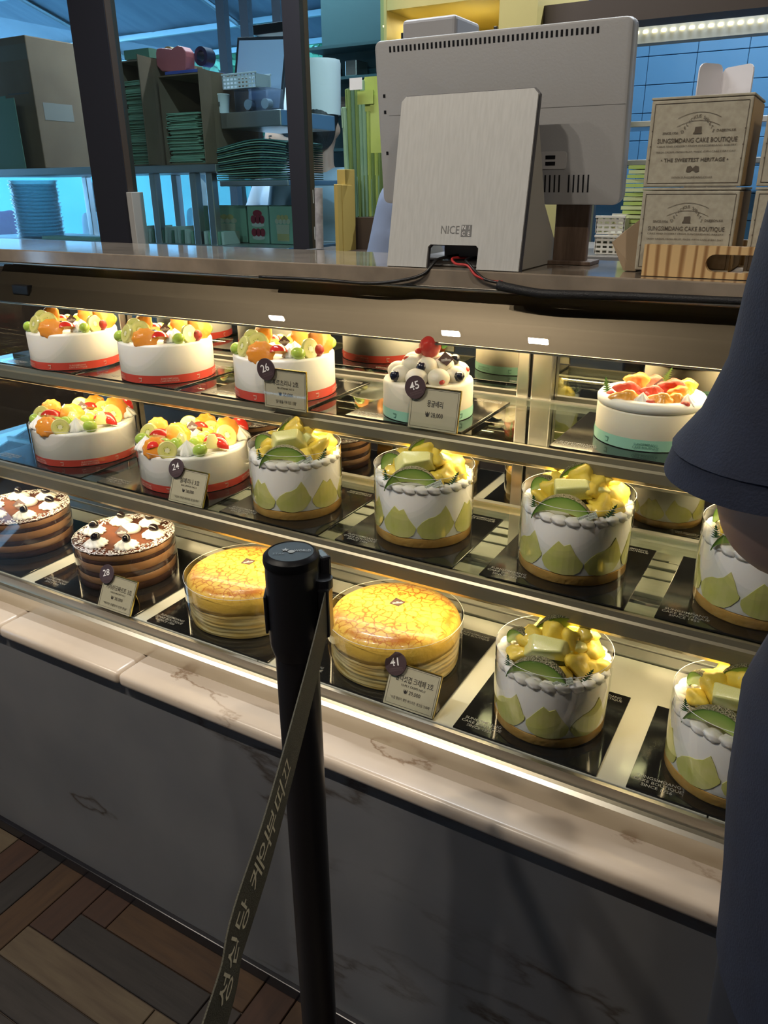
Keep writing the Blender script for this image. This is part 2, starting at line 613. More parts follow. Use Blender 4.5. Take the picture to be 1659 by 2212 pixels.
# slanted front glass, end glass, hood
G0, G1 = V((0, 0.7865, 0.6265)), V((0, 1.119, 1.1745))
gd = (G1 - G0).normalized()
gn = V((0, -gd.z, gd.y))
ga, gb = G0, G1
cprof('front_glass', [(ga.y, ga.z), (gb.y, gb.z), (gb.y - gn.y * 0.005, gb.z - gn.z * 0.005), (ga.y - gn.y * 0.005, ga.z - gn.z * 0.005)], M_GLASS, CX0 + 0.004, CX1)
cprof('end_glass', [(0.800, 0.628), (1.118, 1.160), (1.268, 1.160), (1.268, 0.641)], M_GLASS, CX0, CX0 + 0.005)
M_HOOD = mat('hood_steel', (0.078, 0.061, 0.043), 0.40, 1.0, c2=(0.105, 0.083, 0.060), scale=3, stretch=(0.2, 8, 8))
off = 0.010
h1 = G0 + gd * ((1.1035 - G0.z) / gd.z) - gn * off
h2 = G0 + gd * ((1.1745 - G0.z) / gd.z) - gn * off
hm = h1.lerp(h2, 0.45)
bul = gn * 0.004
cprof('hood_fascia', [(h1.y + 0.006, h1.z - 0.002), (h1.y, h1.z), (hm.y + bul.y * .4, hm.z + bul.z * .4), (h2.y, h2.z), (h2.y + 0.01, h2.z), (h1.y + 0.012, h1.z + 0.004)], M_HOOD, CX0 + 0.012, CX1)
cprof('hood_lip', [(h1.y - 0.002, h1.z - 0.004), (h1.y + 0.010, h1.z - 0.004), (h1.y + 0.010, h1.z - 0.0022), (h1.y - 0.002, h1.z - 0.0022)], M_RAIL, CX0 + 0.012, CX1)
cb('hood_ceiling', (CX0 + 0.012, 1.150, 1.127), (CX1, 1.294, 1.172), mat('hood_white', (0.5, 0.48, 0.44), 0.4))
tm = at(53, 624, h1.y + 0.018)
cb('thermostat', tm + V((-0.026, -0.012, -0.011)), tm + V((0.026, 0.006, 0.009)), M_BLACK, bevel=0.002)

# ------------------------------------------------------------------ countertop
ct = empty('stone_countertop', (-0.3, 1.23, 1.1752), 0, 'polished brown stone countertop running along the top of cake case', 'countertop')
pbox('stone_slab', (CX0 - 0.6, 1.104, 1.1775), (CX1, 1.356, 1.204), M_STONE, ct, bevel=0.002)
pbox('steel_edge', (CX0 - 0.6, 1.1028, 1.1752), (CX1, 1.3, 1.1772), M_RAIL, ct)

# ------------------------------------------------------------------ cake ingredients (shared meshes)
M_CREAM = mat('whipped_cream', (0.84, 0.83, 0.79), 0.45, sss=0.4, sssc=(1, .9, .7), bump=0.08, scale=40)
M_CREAM2 = mat('ivory_cream', (0.80, 0.74, 0.60), 0.5, sss=0.4, sssc=(1, .8, .5), bump=0.06, scale=40)
M_RED = mat('coral_ribbon', (0.72, 0.085, 0.060), 0.35)
M_MINT = mat('mint_ribbon', (0.36, 0.68, 0.53), 0.4)
M_PRINT_P = mat('pale_print', (0.80, 0.52, 0.45), 0.5)
M_PRINT_D = mat('dark_print', (0.10, 0.085, 0.075), 0.6)
M_PRINT_G = mat('green_print', (0.13, 0.30, 0.24), 0.6)
M_PRINT_W = mat('white_print', (0.85, 0.83, 0.82), 0.6)
M_TANG = mat('tangerine_flesh', (0.90, 0.27, 0.012), 0.22, c2=(0.93, 0.40, 0.04), scale=60, coat=0.4, bump=0.5, bscale=130)
M_GRAPE = mat('green_grape', (0.42, 0.62, 0.06), 0.12, c2=(0.52, 0.70, 0.14), scale=60, coat=0.6)
M_APPLE = mat('red_skin', (0.55, 0.020, 0.022), 0.12, c2=(0.70, 0.05, 0.03), scale=50, coat=0.6)
M_PEACH = mat('orange_flesh', (0.86, 0.34, 0.035), 0.28, c2=(0.88, 0.44, 0.09), scale=60, coat=0.4)
M_STRAW = mat('strawberry', (0.72, 0.020, 0.022), 0.15, coat=0.6, c2=(0.80, 0.08, 0.05), scale=150, bump=0.6, bscale=200)
M_PINE = mat('pineapple_flesh', (0.80, 0.72, 0.22), 0.25, c2=(0.86, 0.82, 0.42), scale=60, coat=0.7, bump=0.3)
M_BLUE = mat('blueberry', (0.012, 0.014, 0.030), 0.25, coat=0.5)
M_CHERRY = mat('dark_cherry', (0.010, 0.006, 0.008), 0.10, coat=0.6)
M_LEAF = mat('fern_green', (0.020, 0.095, 0.022), 0.45)
M_MINTLEAF = mat('mint_leaf_green', (0.10, 0.30, 0.07), 0.4)
M_TAGB = mat('brown_tag', (0.085, 0.050, 0.048), 0.35)
M_TAGG = mat('pale_green_tag', (0.52, 0.60, 0.50), 0.4)


def kiwi_mat():
    m = mat('golden_kiwi', (0.72, 0.66, 0.18), 0.2, coat=0.4)
    nt = m.node_tree
    b = nt.nodes['Principled BSDF']
    tc = nt.nodes.new('ShaderNodeTexCoord')
    mp = nt.nodes.new('ShaderNodeMapping')
    mp.inputs['Scale'].default_value = (1, 1, 0)
    nt.links.new(tc.outputs['Object'], mp.inputs[0])
    ln = nt.nodes.new('ShaderNodeVectorMath')
    ln.operation = 'LENGTH'
    nt.links.new(mp.outputs[0], ln.inputs[0])
    cr = nt.nodes.new('ShaderNodeValToRGB')
    e = cr.color_ramp.elements
    e[0].position = 0.0
    e[0].color = (0.86, 0.83, 0.52, 1)
    e[1].position = 1.0
    e[1].color = (0.62, 0.60, 0.20, 1)
    for p, c in ((0.22, (0.85, 0.82, 0.50, 1)), (0.30, (0.66, 0.66, 0.16, 1)), (0.75, (0.78, 0.74, 0.26, 1))):
        n = e.new(p)
        n.color = c
    nt.links.new(ln.outputs['Value'], cr.inputs[0])
    # seeds: dark specks in a ring
    vo = nt.nodes.new('ShaderNodeTexVoronoi')
    vo.inputs['Scale'].default_value = 8
    nt.links.new(tc.outputs['Object'], vo.inputs['Vector'])
    sd = nt.nodes.new('ShaderNodeMath')
    sd.operation = 'LESS_THAN'
    sd.inputs[1].default_value = 0.30
    nt.links.new(vo.outputs['Distance'], sd.inputs[0])
    ring = nt.nodes.new('ShaderNodeMath')
    ring.operation = 'COMPARE'
    ring.inputs[1].default_value = 0.33
    ring.inputs[2].default_value = 0.09
    nt.links.new(ln.outputs['Value'], ring.inputs[0])
    mu = nt.nodes.new('ShaderNodeMath')
    mu.operation = 'MULTIPLY'
    nt.links.new(sd.outputs[0], mu.inputs[0])
    nt.links.new(ring.outputs[0], mu.inputs[1])
    mx = nt.nodes.new('ShaderNodeMixRGB')
    mx.inputs[2].default_value = (0.05, 0.04, 0.02, 1)
    nt.links.new(mu.outputs[0], mx.inputs[0])
    nt.links.new(cr.outputs[0], mx.inputs[1])
    nt.links.new(mx.outputs[0], b.inputs['Base Color'])
    return m


def melon_mat():
    m = mat('melon_flesh', (0.6, 0.7, 0.2), 0.2, coat=0.7)
    nt = m.node_tree
    b = nt.nodes['Principled BSDF']
    tc = nt.nodes.new('ShaderNodeTexCoord')
    mp = nt.nodes.new('ShaderNodeMapping')
    mp.inputs['Scale'].default_value = (1, 0, 1)
    nt.links.new(tc.outputs['Object'], mp.inputs[0])
    ln = nt.nodes.new('ShaderNodeVectorMath')
    ln.operation = 'LENGTH'
    nt.links.new(mp.outputs[0], ln.inputs[0])
    cr = nt.nodes.new('ShaderNodeValToRGB')
    e = cr.color_ramp.elements
    e[0].position = 0.45
    e[0].color = (0.52, 0.60, 0.17, 1)
    e[1].position = 1.0
    e[1].color = (0.05, 0.13, 0.02, 1)
    for p, c in ((0.72, (0.42, 0.58, 0.13, 1)), (0.92, (0.24, 0.42, 0.07, 1)), (0.965, (0.08, 0.18, 0.03, 1))):
        n = e.new(p)
        n.color = c
    nt.links.new(ln.outputs['Value'], cr.inputs[0])
    nt.links.new(cr.outputs[0], b.inputs['Base Color'])
    return m


def rind_mat():
    m = mat('netted_rind', (0.20, 0.20, 0.08), 0.5)
    nt = m.node_tree
    b = nt.nodes['Principled BSDF']
    tc = nt.nodes.new('ShaderNodeTexCoord')
    vo = nt.nodes.new('ShaderNodeTexVoronoi')
    vo.feature = 'DISTANCE_TO_EDGE'
    vo.inputs['Scale'].default_value = 11
    nt.links.new(tc.outputs['Object'], vo.inputs['Vector'])
    cr = nt.nodes.new('ShaderNodeValToRGB')
    cr.color_ramp.elements[0].color = (0.62, 0.52, 0.34, 1)
    cr.color_ramp.elements[1].color = (0.22, 0.22, 0.09, 1)
    cr.color_ramp.elements[1].position = 0.16
    nt.links.new(vo.outputs['Distance'], cr.inputs[0])
    nt.links.new(cr.outputs[0], b.inputs['Base Color'])
    bp = nt.nodes.new('ShaderNodeBump')
    bp.inputs['Strength'].default_value = 0.8
    bp.inputs['Distance'].default_value = 0.03
    bp.invert = True
    nt.links.new(vo.outputs['Distance'], bp.inputs['Height'])
    nt.links.new(bp.outputs[0], b.inputs['Normal'])
    return m


M_KIWI, M_MELON, M_RIND = kiwi_mat(), melon_mat(), rind_mat()
M_CHUNK = mat('pale_melon_chunk', (0.74, 0.74, 0.22), 0.22, c2=(0.82, 0.80, 0.40), scale=45, coat=0.7, bump=0.15)
M_MANGO = mat('mango_yellow', (0.84, 0.58, 0.035), 0.22, c2=(0.88, 0.70, 0.14), scale=50, coat=0.4, bump=0.3)

I_TANG = MB().ball((0, 0, 0), (1, 1, 0.40), 40, 12, fn=lambda d: 1 + 0.05 * math.cos(10 * math.atan2(d.y, d.x)) * (d.x * d.x + d.y * d.y)).mesh('tangerine', M_TANG, smooth=True, merge=True)
I_KIWI = MB().lathe([(0.90, -0.17), (1.0, -0.10), (1.0, 0.10), (0.90, 0.17)], 24).mesh('kiwi', M_KIWI, smooth=True, angle=0.6)
I_GRAPE = MB().ball((0, 0, 0), (1.12, 0.92, 0.92), 18, 12).mesh('grape', M_GRAPE, smooth=True, merge=True)
I_STRAW = MB().ball((0, 0, 0), (0.8, 0.8, 1.1), 18, 12, fn=lambda d: 1 - 0.22 * max(0, d.z)).mesh('strawberry', M_STRAW, smooth=True, merge=True)


def wedge_mesh(name, m_skin, m_flesh, half=0.55, inner=0.25, n=12, k=5, span=0.5):
    """slice of a round fruit: skin outside, two flat cut sides, cut back"""
    mb = MB()
    A = [[None] * (k + 1) for _ in range(n + 1)]
    B = [[None] * (k + 1) for _ in range(n + 1)]
    for i in range(n + 1):
        p = PI * (0.5 + (i / n - 0.5) * 2 * span)
        for j in range(k + 1):
            t = (j / k - 0.5) * 2 * half
            s = math.sin(p) ** 0.9 if math.sin(p) > 0 else 0
            A[i][j] = (math.cos(p), math.sin(p) * math.sin(t), math.sin(p) * math.cos(t))
            q = inner * s
            B[i][j] = (math.cos(p) * 0.97, q * math.sin(t), q * math.cos(t))
    def grid(G, flip, mi):
        vs_ = [G[i][j] for i in range(n + 1) for j in range(k + 1)]
        fs_ = [(i * (k + 1) + j, i * (k + 1) + j + 1, (i + 1) * (k + 1) + j + 1, (i + 1) * (k + 1) + j) for i in range(n) for j in range(k)]
        mb.add(vs_, fs_, mi)
    grid(A, False, 0)
    grid(B, True, 1)
    for j in (0, k):
        vs_ = [A[i][j] for i in range(n + 1)] + [B[i][j] for i in range(n + 1)]
        mb.add(vs_, [(i, i + 1, n + 2 + i, n + 1 + i) for i in range(n)], 1)
    return mb.mesh(name, [m_skin, m_flesh], smooth=True, merge=True, angle=0.7)


I_APPLE = wedge_mesh('red_fruit_wedge', M_APPLE, M_PEACH, 0.75, 0.1)
I_SLICE = wedge_mesh('melon_slice', M_RIND, M_MELON, 0.26, 0.50, 16, 4)
I_PINE = MB().prism([(-0.9, -0.5), (0.9, -0.6), (0.35, 0.75), (-0.3, 0.8)], -0.35, 0.35).mesh('pineapple_wedge', M_PINE, bevel=0.10, segs=2, smooth=True, angle=0.8)


def chunk_mesh(name, m, seed):
    r = random.Random(seed)
    mb = MB()
    p = []
    for z in (-0.55, 0.55):
        k = 1.0 if z < 0 else 0.62
        for x, y in ((-1, -0.7), (1, -0.7), (1, 0.7), (-1, 0.7)):
            p.append((x * k + r.uniform(-.15, .15), y * k + r.uniform(-.15, .15), z + r.uniform(-.12, .12)))
    mb.add(p, [(3, 2, 1, 0), (4, 5, 6, 7), (0, 1, 5, 4), (1, 2, 6, 5), (2, 3, 7, 6), (3, 0, 4, 7)])
    return mb.mesh(name, m, bevel=0.13, segs=3, smooth=True)


I_CHUNK = [chunk_mesh('melon_chunk', M_CHUNK, s) for s in (1, 2, 3)]


def lump(d, s):
    return 1 + 0.13 * math.sin(4.1 * d.x + s) + 0.11 * math.sin(5.3 * d.y + 2 * s) + 0.10 * math.cos(4.7 * d.z + s) + 0.05 * math.sin(11 * d.x + 7 * d.y + s)


I_MANGO = [MB().ball((0, 0, 0), (1.0, 0.8, 0.65), 20, 12, fn=lambda d, s=s: lump(d, s)).mesh('mango_piece', M_MANGO, smooth=True, merge=True) for s in (0.3, 1.9, 4.0)]


def swirl(name, m, prof, lobes=8, amp=0.17, twist=1.3, seg=48):
    n = len(prof)
    return MB().lathe(prof, seg, wave=lambda t, i: 1 + amp * (1 - 0.4 * i / n) * math.cos(lobes * t + twist * i)).mesh(name, m, smooth=True)


DP = [(0.70, -0.02), (0.98, 0.05), (1.0, 0.18), (0.92, 0.34), (0.80, 0.50), (0.66, 0.66), (0.50, 0.82), (0.34, 0.98), (0.20, 1.12), (0.09, 1.24), (0.02, 1.34)]
I_DOLLOP = swirl('cream_dollop', M_CREAM, DP, 9, 0.13, 0.42)
RP = [(0.75, -0.02), (1.0, 0.05), (1.04, 0.16), (0.94, 0.30), (0.80, 0.38), (0.72, 0.44), (0.66, 0.52), (0.5, 0.62), (0.3, 0.68), (0.12, 0.70)]
I_ROSE = swirl('cream_rosette', M_CREAM, RP, 11, 0.10, 0.55)
I_BLOB = MB().ball((0, 0, 0), (1, 1, 0.85), 20, 12).mesh('cream_ball', M_CREAM2, smooth=True, merge=True)
I_SHELLC = MB().ball((0, 0, 0), (1.0, 0.62, 0.62), 18, 10, fn=lambda d: (1 + 0.10 * math.cos(7 * math.atan2(d.y, d.z + 0.001))) * (1.0 - 0.45 * max(0, d.x))).mesh('cream_shell', M_CREAM, smooth=True, merge=True)


def fern_mesh():
    half = [(0.0, 0.0)]
    n = 7
    for i in range(n):
        z = 0.10 + 0.86 * i / n
        w = 0.30 * (1 - (i / n) ** 1.2) + 0.05
        half += [(0.025, z), (w, z + 0.14), (w * 0.55, z + 0.12)]
    half.append((0.0, 1.12))
    pts = half + [(-x, y) for x, y in reversed(half[1:-1])]
    mb = MB()
    c = len(pts)
    mb.add([(x, 0.06 * math.sin(2.2 * y), y) for x, y in pts] + [(0, 0.06 * math.sin(2.2 * y) - 0.02, y) for x, y in pts],
           [(i, (i + 1) % c, c + (i + 1) % c, c + i) for i in range(c)])
    return mb.mesh('fern_leaf', M_LEAF)


I_FERN = fern_mesh()
I_MINTL = MB().ball((0, 0, 0.5), (0.35, 0.05, 0.55), 12, 8).mesh('mint_leaf', M_MINTLEAF, smooth=True, merge=True)


def cake_root(label, p, group=None, cat='cake'):
    rz = math.atan2(-p[0], p[1])
    return empty('cake', p, rz, label, cat, group)


def put(c, name, me, x, y, z, s, rot=(0, 0, 0), m=None):
    return link(name, me, c, (x, y, z), rot, (s, s, s) if not isinstance(s, tuple) else s, mat=m)


def diamond_tag(c, x, y, z, tilt=60, s=0.0095, rz=0.0):
    t = MB().prism([(0, -s * 0.9), (s, 0), (0, s * 1.1), (-s, 0)], 0, 0.0006).obj('brand_tag', M_TAGB, c)
    t.location = (x, y, z)
    t.rotation_euler = (math.radians(tilt), 0, rz)
    text('THE\nSUNGSIMDANG\nCAKE BOUTIQUE', 0.0021, M_PRINT_W, t, Matrix.Translation((0, -0.0005, 0.0008)), bold=0.01)
    return t


def ribbon(c, r, h, m, mp, n=10):
    MB().lathe([(r + 0.0007, 0.001), (r + 0.0007, h)], 72, cap=False).obj('ribbon', m, c, smooth=True)
    # printed words and little basket marks around the ribbon
    for i in range(n):
        a = 2 * PI * i / n
        R = Matrix.Rotation(a, 4, 'Z') @ Matrix.Translation((0, -(r + 0.0012), h * 0.5)) @ Matrix.Rotation(PI / 2, 4, 'X')
        if i % 2 == 0:
            text('SUNGSIMDANG\nCAKE BOUTIQUE', 0.0045, mp, c, R, bold=0.008)
        else:
            k = 0.0036
            MB().prism([(-k, k), (k, k), (k * .7, -k), (-k * .7, -k), (-k * .45, -k * .7), (k * .45, -k * .7), (k * .7, k * .55), (-k * .7, k * .55)], 0, 0.0002).obj('basket_mark', mp, c).matrix_local = R


def film(c, r, h, z=0.0):
    MB().lathe([(r, z), (r, z + h)], 72, cap=False).obj('clear_film', M_FILM, c, smooth=True)
    n = 72
    MB().tube([(r * math.cos(2 * PI * k / n), r * math.sin(2 * PI * k / n), z + h) for k in range(n + 1)], 0.00035, 5).obj('film_edge', mat('film_edge', (0.75, 0.75, 0.72), 0.2), c, smooth=True)


def cyl_body(c, r, h, m, name='cake_body', rim=0.004, top=0.0):
    return MB().lathe([(r - 0.001, 0), (r, 0.002), (r, h - rim), (r - rim * 0.35, h - rim * 0.3), (r - rim, h), (r * 0.5, h + top), (0.002, h + top)], 72).obj(name, m, c, smooth=True, angle=0.9)


def fruit_cake_small(p, label, v=0):
    c = cake_root(label, p, 'small fruit cream cakes')
    r, h = 0.090, 0.072
    cyl_body(c, r, h, M_CREAM)
    ribbon(c, r, 0.016, M_RED, M_PRINT_P)
    rr = random.Random(v)
    j = lambda a=0.002: rr.uniform(-a, a)
    T = h
    R_ = math.radians
    # big slices stand leaning on the rim, faces to the front
    put(c, 'tangerine_half', I_TANG, -0.038 + j(), -0.066, T + 0.010, (0.024, 0.021, 0.018), (R_(62), 0, R_(-8)))
    put(c, 'tangerine_half', I_TANG, 0.064 + j(), -0.030, T + 0.020, (0.025, 0.025, 0.022), (R_(72), 0, R_(28)))
    put(c, 'tangerine_half', I_TANG, 0.036 + j(), 0.020, T + 0.022, (0.022, 0.022, 0.02), (R_(68), 0, R_(12)))
    put(c, 'tangerine_half', I_TANG, -0.036 + j(), 0.040, T + 0.022, (0.020, 0.021, 0.02), (R_(75), 0, R_(-35)))
    put(c, 'kiwi_slice', I_KIWI, -0.068, -0.034, T + 0.016, (0.018, 0.018, 0.022), (R_(70), 0, R_(-62)))
    put(c, 'kiwi_slice', I_KIWI, -0.044, -0.018, T + 0.018, (0.019, 0.019, 0.022), (R_(66), 0, R_(-18)))
    put(c, 'kiwi_slice', I_KIWI, -0.056, 0.012, T + 0.020, (0.018, 0.018, 0.022), (R_(70), 0, R_(-40)))
    put(c, 'kiwi_slice', I_KIWI, 0.044, -0.064, T + 0.014, (0.016, 0.018, 0.022), (R_(78), 0, R_(30)))
    put(c, 'pineapple_wedge', I_PINE, 0.078, 0.010, T + 0.012, (0.014, 0.016, 0.014), (R_(75), 0, R_(60)))
    for x, y in ((-0.082, -0.012), (0.024, -0.074), (0.083, 0.018), (-0.006, 0.060), (0.018, 0.066)):
        put(c, 'grape', I_GRAPE, x, y, T + 0.009, 0.0115, (0, R_(20), R_(rr.uniform(0, 180))))
    put(c, 'apple_wedge', I_APPLE, -0.010, -0.060, T + 0.006, (0.020, 0.017, 0.016), (R_(20), R_(15), R_(40)))
    put(c, 'apple_wedge', I_APPLE, -0.018, 0.044, T + 0.008, (0.016, 0.014, 0.014), (R_(10), 0, R_(-10)))
    put(c, 'strawberry_half', I_STRAW, 0.060, -0.058, T + 0.011, 0.0115, (R_(20), R_(15), 0))
    put(c, 'cream_dollop', I_DOLLOP, 0.010, -0.056, T, (0.013, 0.013, 0.012))
    put(c, 'cream_dollop', I_DOLLOP, 0.018, -0.030, T, (0.014, 0.014, 0.011))
    put(c, 'cream_dollop', I_DOLLOP, 0.020, 0.005, T, (0.014, 0.014, 0.012))
    # white chocolate plaque with pink lettering
    MB().prism([(-0.022, -0.014), (0.022, -0.014), (0.022, 0.014), (-0.022, 0.014)], 0, 0.002).obj('white_plaque', mat('white_chocolate', (0.86, 0.80, 0.74), 0.4), c, (-0.006, -0.008, T + 0.006), (R_(12), 0, R_(8)), bevel=0.0007)
    diamond_tag(c, 0.002, 0.000, T + 0.016, 62, 0.0105)
    return c


def fruit_cake_large(p, label, v=0):
    c = cake_root(label, p, 'large fruit cream cakes')
    r, h = 0.102, 0.066
    cyl_body(c, r, h, M_CREAM)
    ribbon(c, r, 0.0145, M_RED, M_PRINT_P, 12)
    film(c, r + 0.0016, h + 0.006)
    T = h
    R_ = math.radians
    rr = random.Random(40 + v)
    j = lambda a=0.004: rr.uniform(-a, a)
    for x, y, s in ((-0.082, -0.020, 0.020), (-0.012, -0.068, 0.020), (-0.030, 0.070, 0.017), (0.054, 0.068, 0.018), (0.086, 0.0, 0.020), (0.008, 0.028, 0.016)):
        put(c, 'cream_dollop', I_DOLLOP, x + j(.002), y + j(.002), T, (s, s, s * 0.95), (0, 0, rr.random() * 3))
    for x, y, z, s, a, b in ((-0.070, -0.060, .012, .021, 58, -25), (-0.022, 0.002, .016, .024, 48, 12), (-0.058, 0.048, .018, .021, 62, -12),
                             (0.026, 0.052, .018, .022, 60, 6), (0.064, -0.012, .020, .026, 62, 30)):
        put(c, 'tangerine_half', I_TANG, x + j(), y + j(), T + z, (s, s, s * 0.85), (R_(a), 0, R_(b)))
    for x, y, z, s, a, b in ((-0.042, -0.080, .012, .017, 74, -5), (-0.076, 0.030, .014, .019, 58, -40), (0.060, -0.034, .016, .021, 60, 34),
                             (0.040, 0.030, .014, .017, 50, 10), (-0.004, 0.062, .016, .018, 64, -8)):
        put(c, 'kiwi_slice', I_KIWI, x + j(), y + j(), T + z, (s, s, s), (R_(a), 0, R_(b)))
    for x, y in ((0.012, -0.088), (-0.048, -0.032), (-0.030, -0.036), (0.006, -0.038), (0.030, 0.008), (-0.092, 0.012), (0.020, -0.010)):
        put(c, 'grape', I_GRAPE, x + j(.002), y + j(.002), T + 0.010, 0.0125, (0, R_(20), R_(rr.uniform(0, 180))))
    for x, y, z, a, b in ((-0.060, -0.050, .008, 20, 30), (-0.058, 0.008, .010, 15, -10), (0.050, -0.056, .008, 40, -60), (0.016, 0.038, .010, 10, 5), (0.090, 0.030, .014, 30, -50), (0.038, -0.040, .008, 15, 20)):
        put(c, 'apple_wedge', I_APPLE, x + j(.002), y + j(.002), T + z, (0.022, 0.017, 0.018), (R_(a), R_(10), R_(b)))
    put(c, 'pineapple_wedge', I_PINE, 0.034, -0.066, T + 0.016, (0.017, 0.020, 0.016), (R_(72), 0, R_(8)))
    put(c, 'pineapple_wedge', I_PINE, -0.020, -0.026, T + 0.012, (0.016, 0.018, 0.016), (R_(60), 0, R_(-25)))
    put(c, 'pineapple_wedge', I_PINE, 0.066, 0.050, T + 0.012, (0.014, 0.016, 0.014), (R_(66), 0, R_(30)))
    diamond_tag(c, 0.002, 0.012, T + 0.026, 66, 0.011)
    return c


def ball_cake(p, label):
    c = cake_root(label, p)
    r, h = 0.0725, 0.058
    cyl_body(c, r, h, M_CREAM2, rim=0.005)
    ribbon(c, r, 0.0165, M_MINT, M_PRINT_G, 8)
    T = h
    for n, rad, z, s, a0 in ((9, 0.049, 0.008, 0.0180, 0.15), (6, 0.028, 0.022, 0.0175, 0.45), (1, 0, 0.034, 0.018, 0)):
        for i in range(n):
            a = a0 + 2 * PI * i / n
            put(c, 'cream_ball', I_BLOB, rad * math.cos(a), rad * math.sin(a), T + z, s)
    put(c, 'strawberry', I_STRAW, 0.002, -0.010, T + 0.052, (0.022, 0.022, 0.018))
    put(c, 'mint_leaf', I_MINTL, 0.022, 0.0, T + 0.046, (0.018, 0.02, 0.022), (0, math.radians(35), 0.5))
    put(c, 'mint_leaf', I_MINTL, 0.017, 0.006, T + 0.044, (0.016, 0.02, 0.018), (0, math.radians(10), 1.2))
    for x, y, z in ((-0.052, -0.036, 0.010), (-0.011, -0.040, 0.024), (0.048, -0.040, 0.010), (0.042, 0.002, 0.028)):
        b = put(c, 'blueberry', MATS.setdefault('_bb', None) or I_BB, x, y, T + z, 0.0085)
    for x, y, z in ((-0.034, -0.014, 0.032), (0.020, -0.060, 0.006), (-0.016, -0.014, 0.044), (0.060, 0.0, 0.012)):
        put(c, 'red_currant', I_GRAPE, x, y, T + z, 0.0052, m=M_STRAW)
    diamond_tag(c, 0.027, -0.030, T + 0.034, 50, 0.0125, 0.2)
    return c


I_BB = MB().lathe([(0.2, -1), (0.7, -0.75), (1, 0), (0.8, 0.62), (0.45, 0.88), (0.38, 0.80), (0.05, 0.72)], 18).mesh('blueberry', M_BLUE, smooth=True)
MATS.pop('_bb', None)


def peach_cake(p, label):
    c = cake_root(label, p)
    r, h = 0.0745, 0.052
    cyl_body(c, r, h, M_CREAM2, rim=0.003)
    MB().lathe([(r - 0.004, h - 0.001), (r + 0.0005, h + 0.002), (r + 0.001, h + 0.009), (r - 0.003, h + 0.014), (r - 0.012, h + 0.0145), (r - 0.02, h + 0.008), (0.002, h + 0.008)], 72).obj('cream_rim', M_CREAM, c, smooth=True)
    ribbon(c, r, 0.0165, M_MINT, M_PRINT_G, 8)
    T = h + 0.008
    M_GF = mat('grapefruit_flesh', (0.82, 0.075, 0.050), 0.28, c2=(0.86, 0.15, 0.09), scale=80, coat=0.4, bump=0.6, bscale=160)
    R_ = math.radians
    for x, y, z, s, a, b, m in ((-0.034, -0.045, .006, .019, 35, 5, M_PEACH), (0.012, -0.048, .007, .017, 30, -10, M_PEACH), (0.030, -0.040, .008, .014, 40, 20, M_PEACH),
                                (-0.034, -0.018, .013, .017, 40, 0, M_GF), (0.000, -0.022, .012, .015, 35, 0, M_GF), (0.026, 0.000, .016, .018, 45, 10, M_GF),
                                (-0.022, 0.018, .018, .017, 50, -5, M_TANG), (0.036, -0.016, .012, .015, 45, 25, M_TANG), (0.0, 0.04, .012, .016, 50, 0, M_GF), (0.045, 0.030, .012, .016, 50, 0, M_PEACH)):
        put(c, 'citrus_segment', I_MANGO[0], x, y, T + z, (s, s * 0.9, s * 0.9), (R_(a), 0, R_(b)), m)
    for x, y in ((-0.012, -0.050), (0.046, -0.040), (0.010, -0.005)):
        put(c, 'cream_dollop', I_DOLLOP, x, y, T, 0.013)
    for x, y in ((-0.001, -0.058), (0.044, -0.052), (-0.056, -0.024), (-0.02, -0.002)):
        put(c, 'red_currant', I_GRAPE, x, y, T + 0.005, 0.0058, m=M_STRAW)
    put(c, 'fern_leaf', I_FERN, -0.060, -0.016, T + 0.002, 0.024, (0, R_(-12), 0.1), M_MINTLEAF)
    put(c, 'fern_leaf', I_FERN, 0.014, 0.012, T + 0.018, 0.022, (0, R_(22), 0.3), M_MINTLEAF)
    diamond_tag(c, 0.010, 0.004, T + 0.016, 50, 0.010)
    return c


# melon cake -------------------------------------------------------------------------------------


def patch_mesh(r, w, prof):
    """thin melon slice pressed on the cake side; prof: (t, z_bottom, z_top)"""
    mb = MB()
    n = len(prof)
    vs_ = []
    for dr in (0.0, 0.0011):
        for t, zb, zt in prof:
            a = -PI / 2 + t * w / r
            for z in (zb, zt):
                vs_.append(((r + dr) * math.cos(a), (r + dr) * math.sin(a), z))
    fs_ = []
    for i in range(n - 1):
        a, b = 2 * i, 2 * i + 2
        o = 2 * n
        fs_ += [(a, b, b + 1, a + 1), (o + a + 1, o + b + 1, o + b, o + a), (a + 1, b + 1, o + b + 1, o + a + 1), (a, o + a, o + b, b)]
    mb.add(vs_, fs_)
    return mb.mesh('melon_patch', mat('melon_patch_flesh', (0.66, 0.68, 0.17), 0.35, c2=(0.74, 0.71, 0.27), scale=40))


MR, MH = 0.0755, 0.088
PATCH = [patch_mesh(MR, 0.056, [(-0.5, .030, .036), (-0.42, .022, .042), (-0.25, .017, .055), (-0.12, .016, .064), (0.02, .0155, .058), (0.16, .016, .062), (0.30, .017, .048), (0.44, .022, .038), (0.5, .03, .034)]),
         patch_mesh(MR, 0.058, [(-0.5, .028, .034), (-0.38, .018, .043), (-0.2, .016, .050), (-0.05, .015, .052), (0.10, .016, .057), (0.24, .018, .068), (0.36, .024, .056), (0.46, .032, .042), (0.5, .036, .040)])]


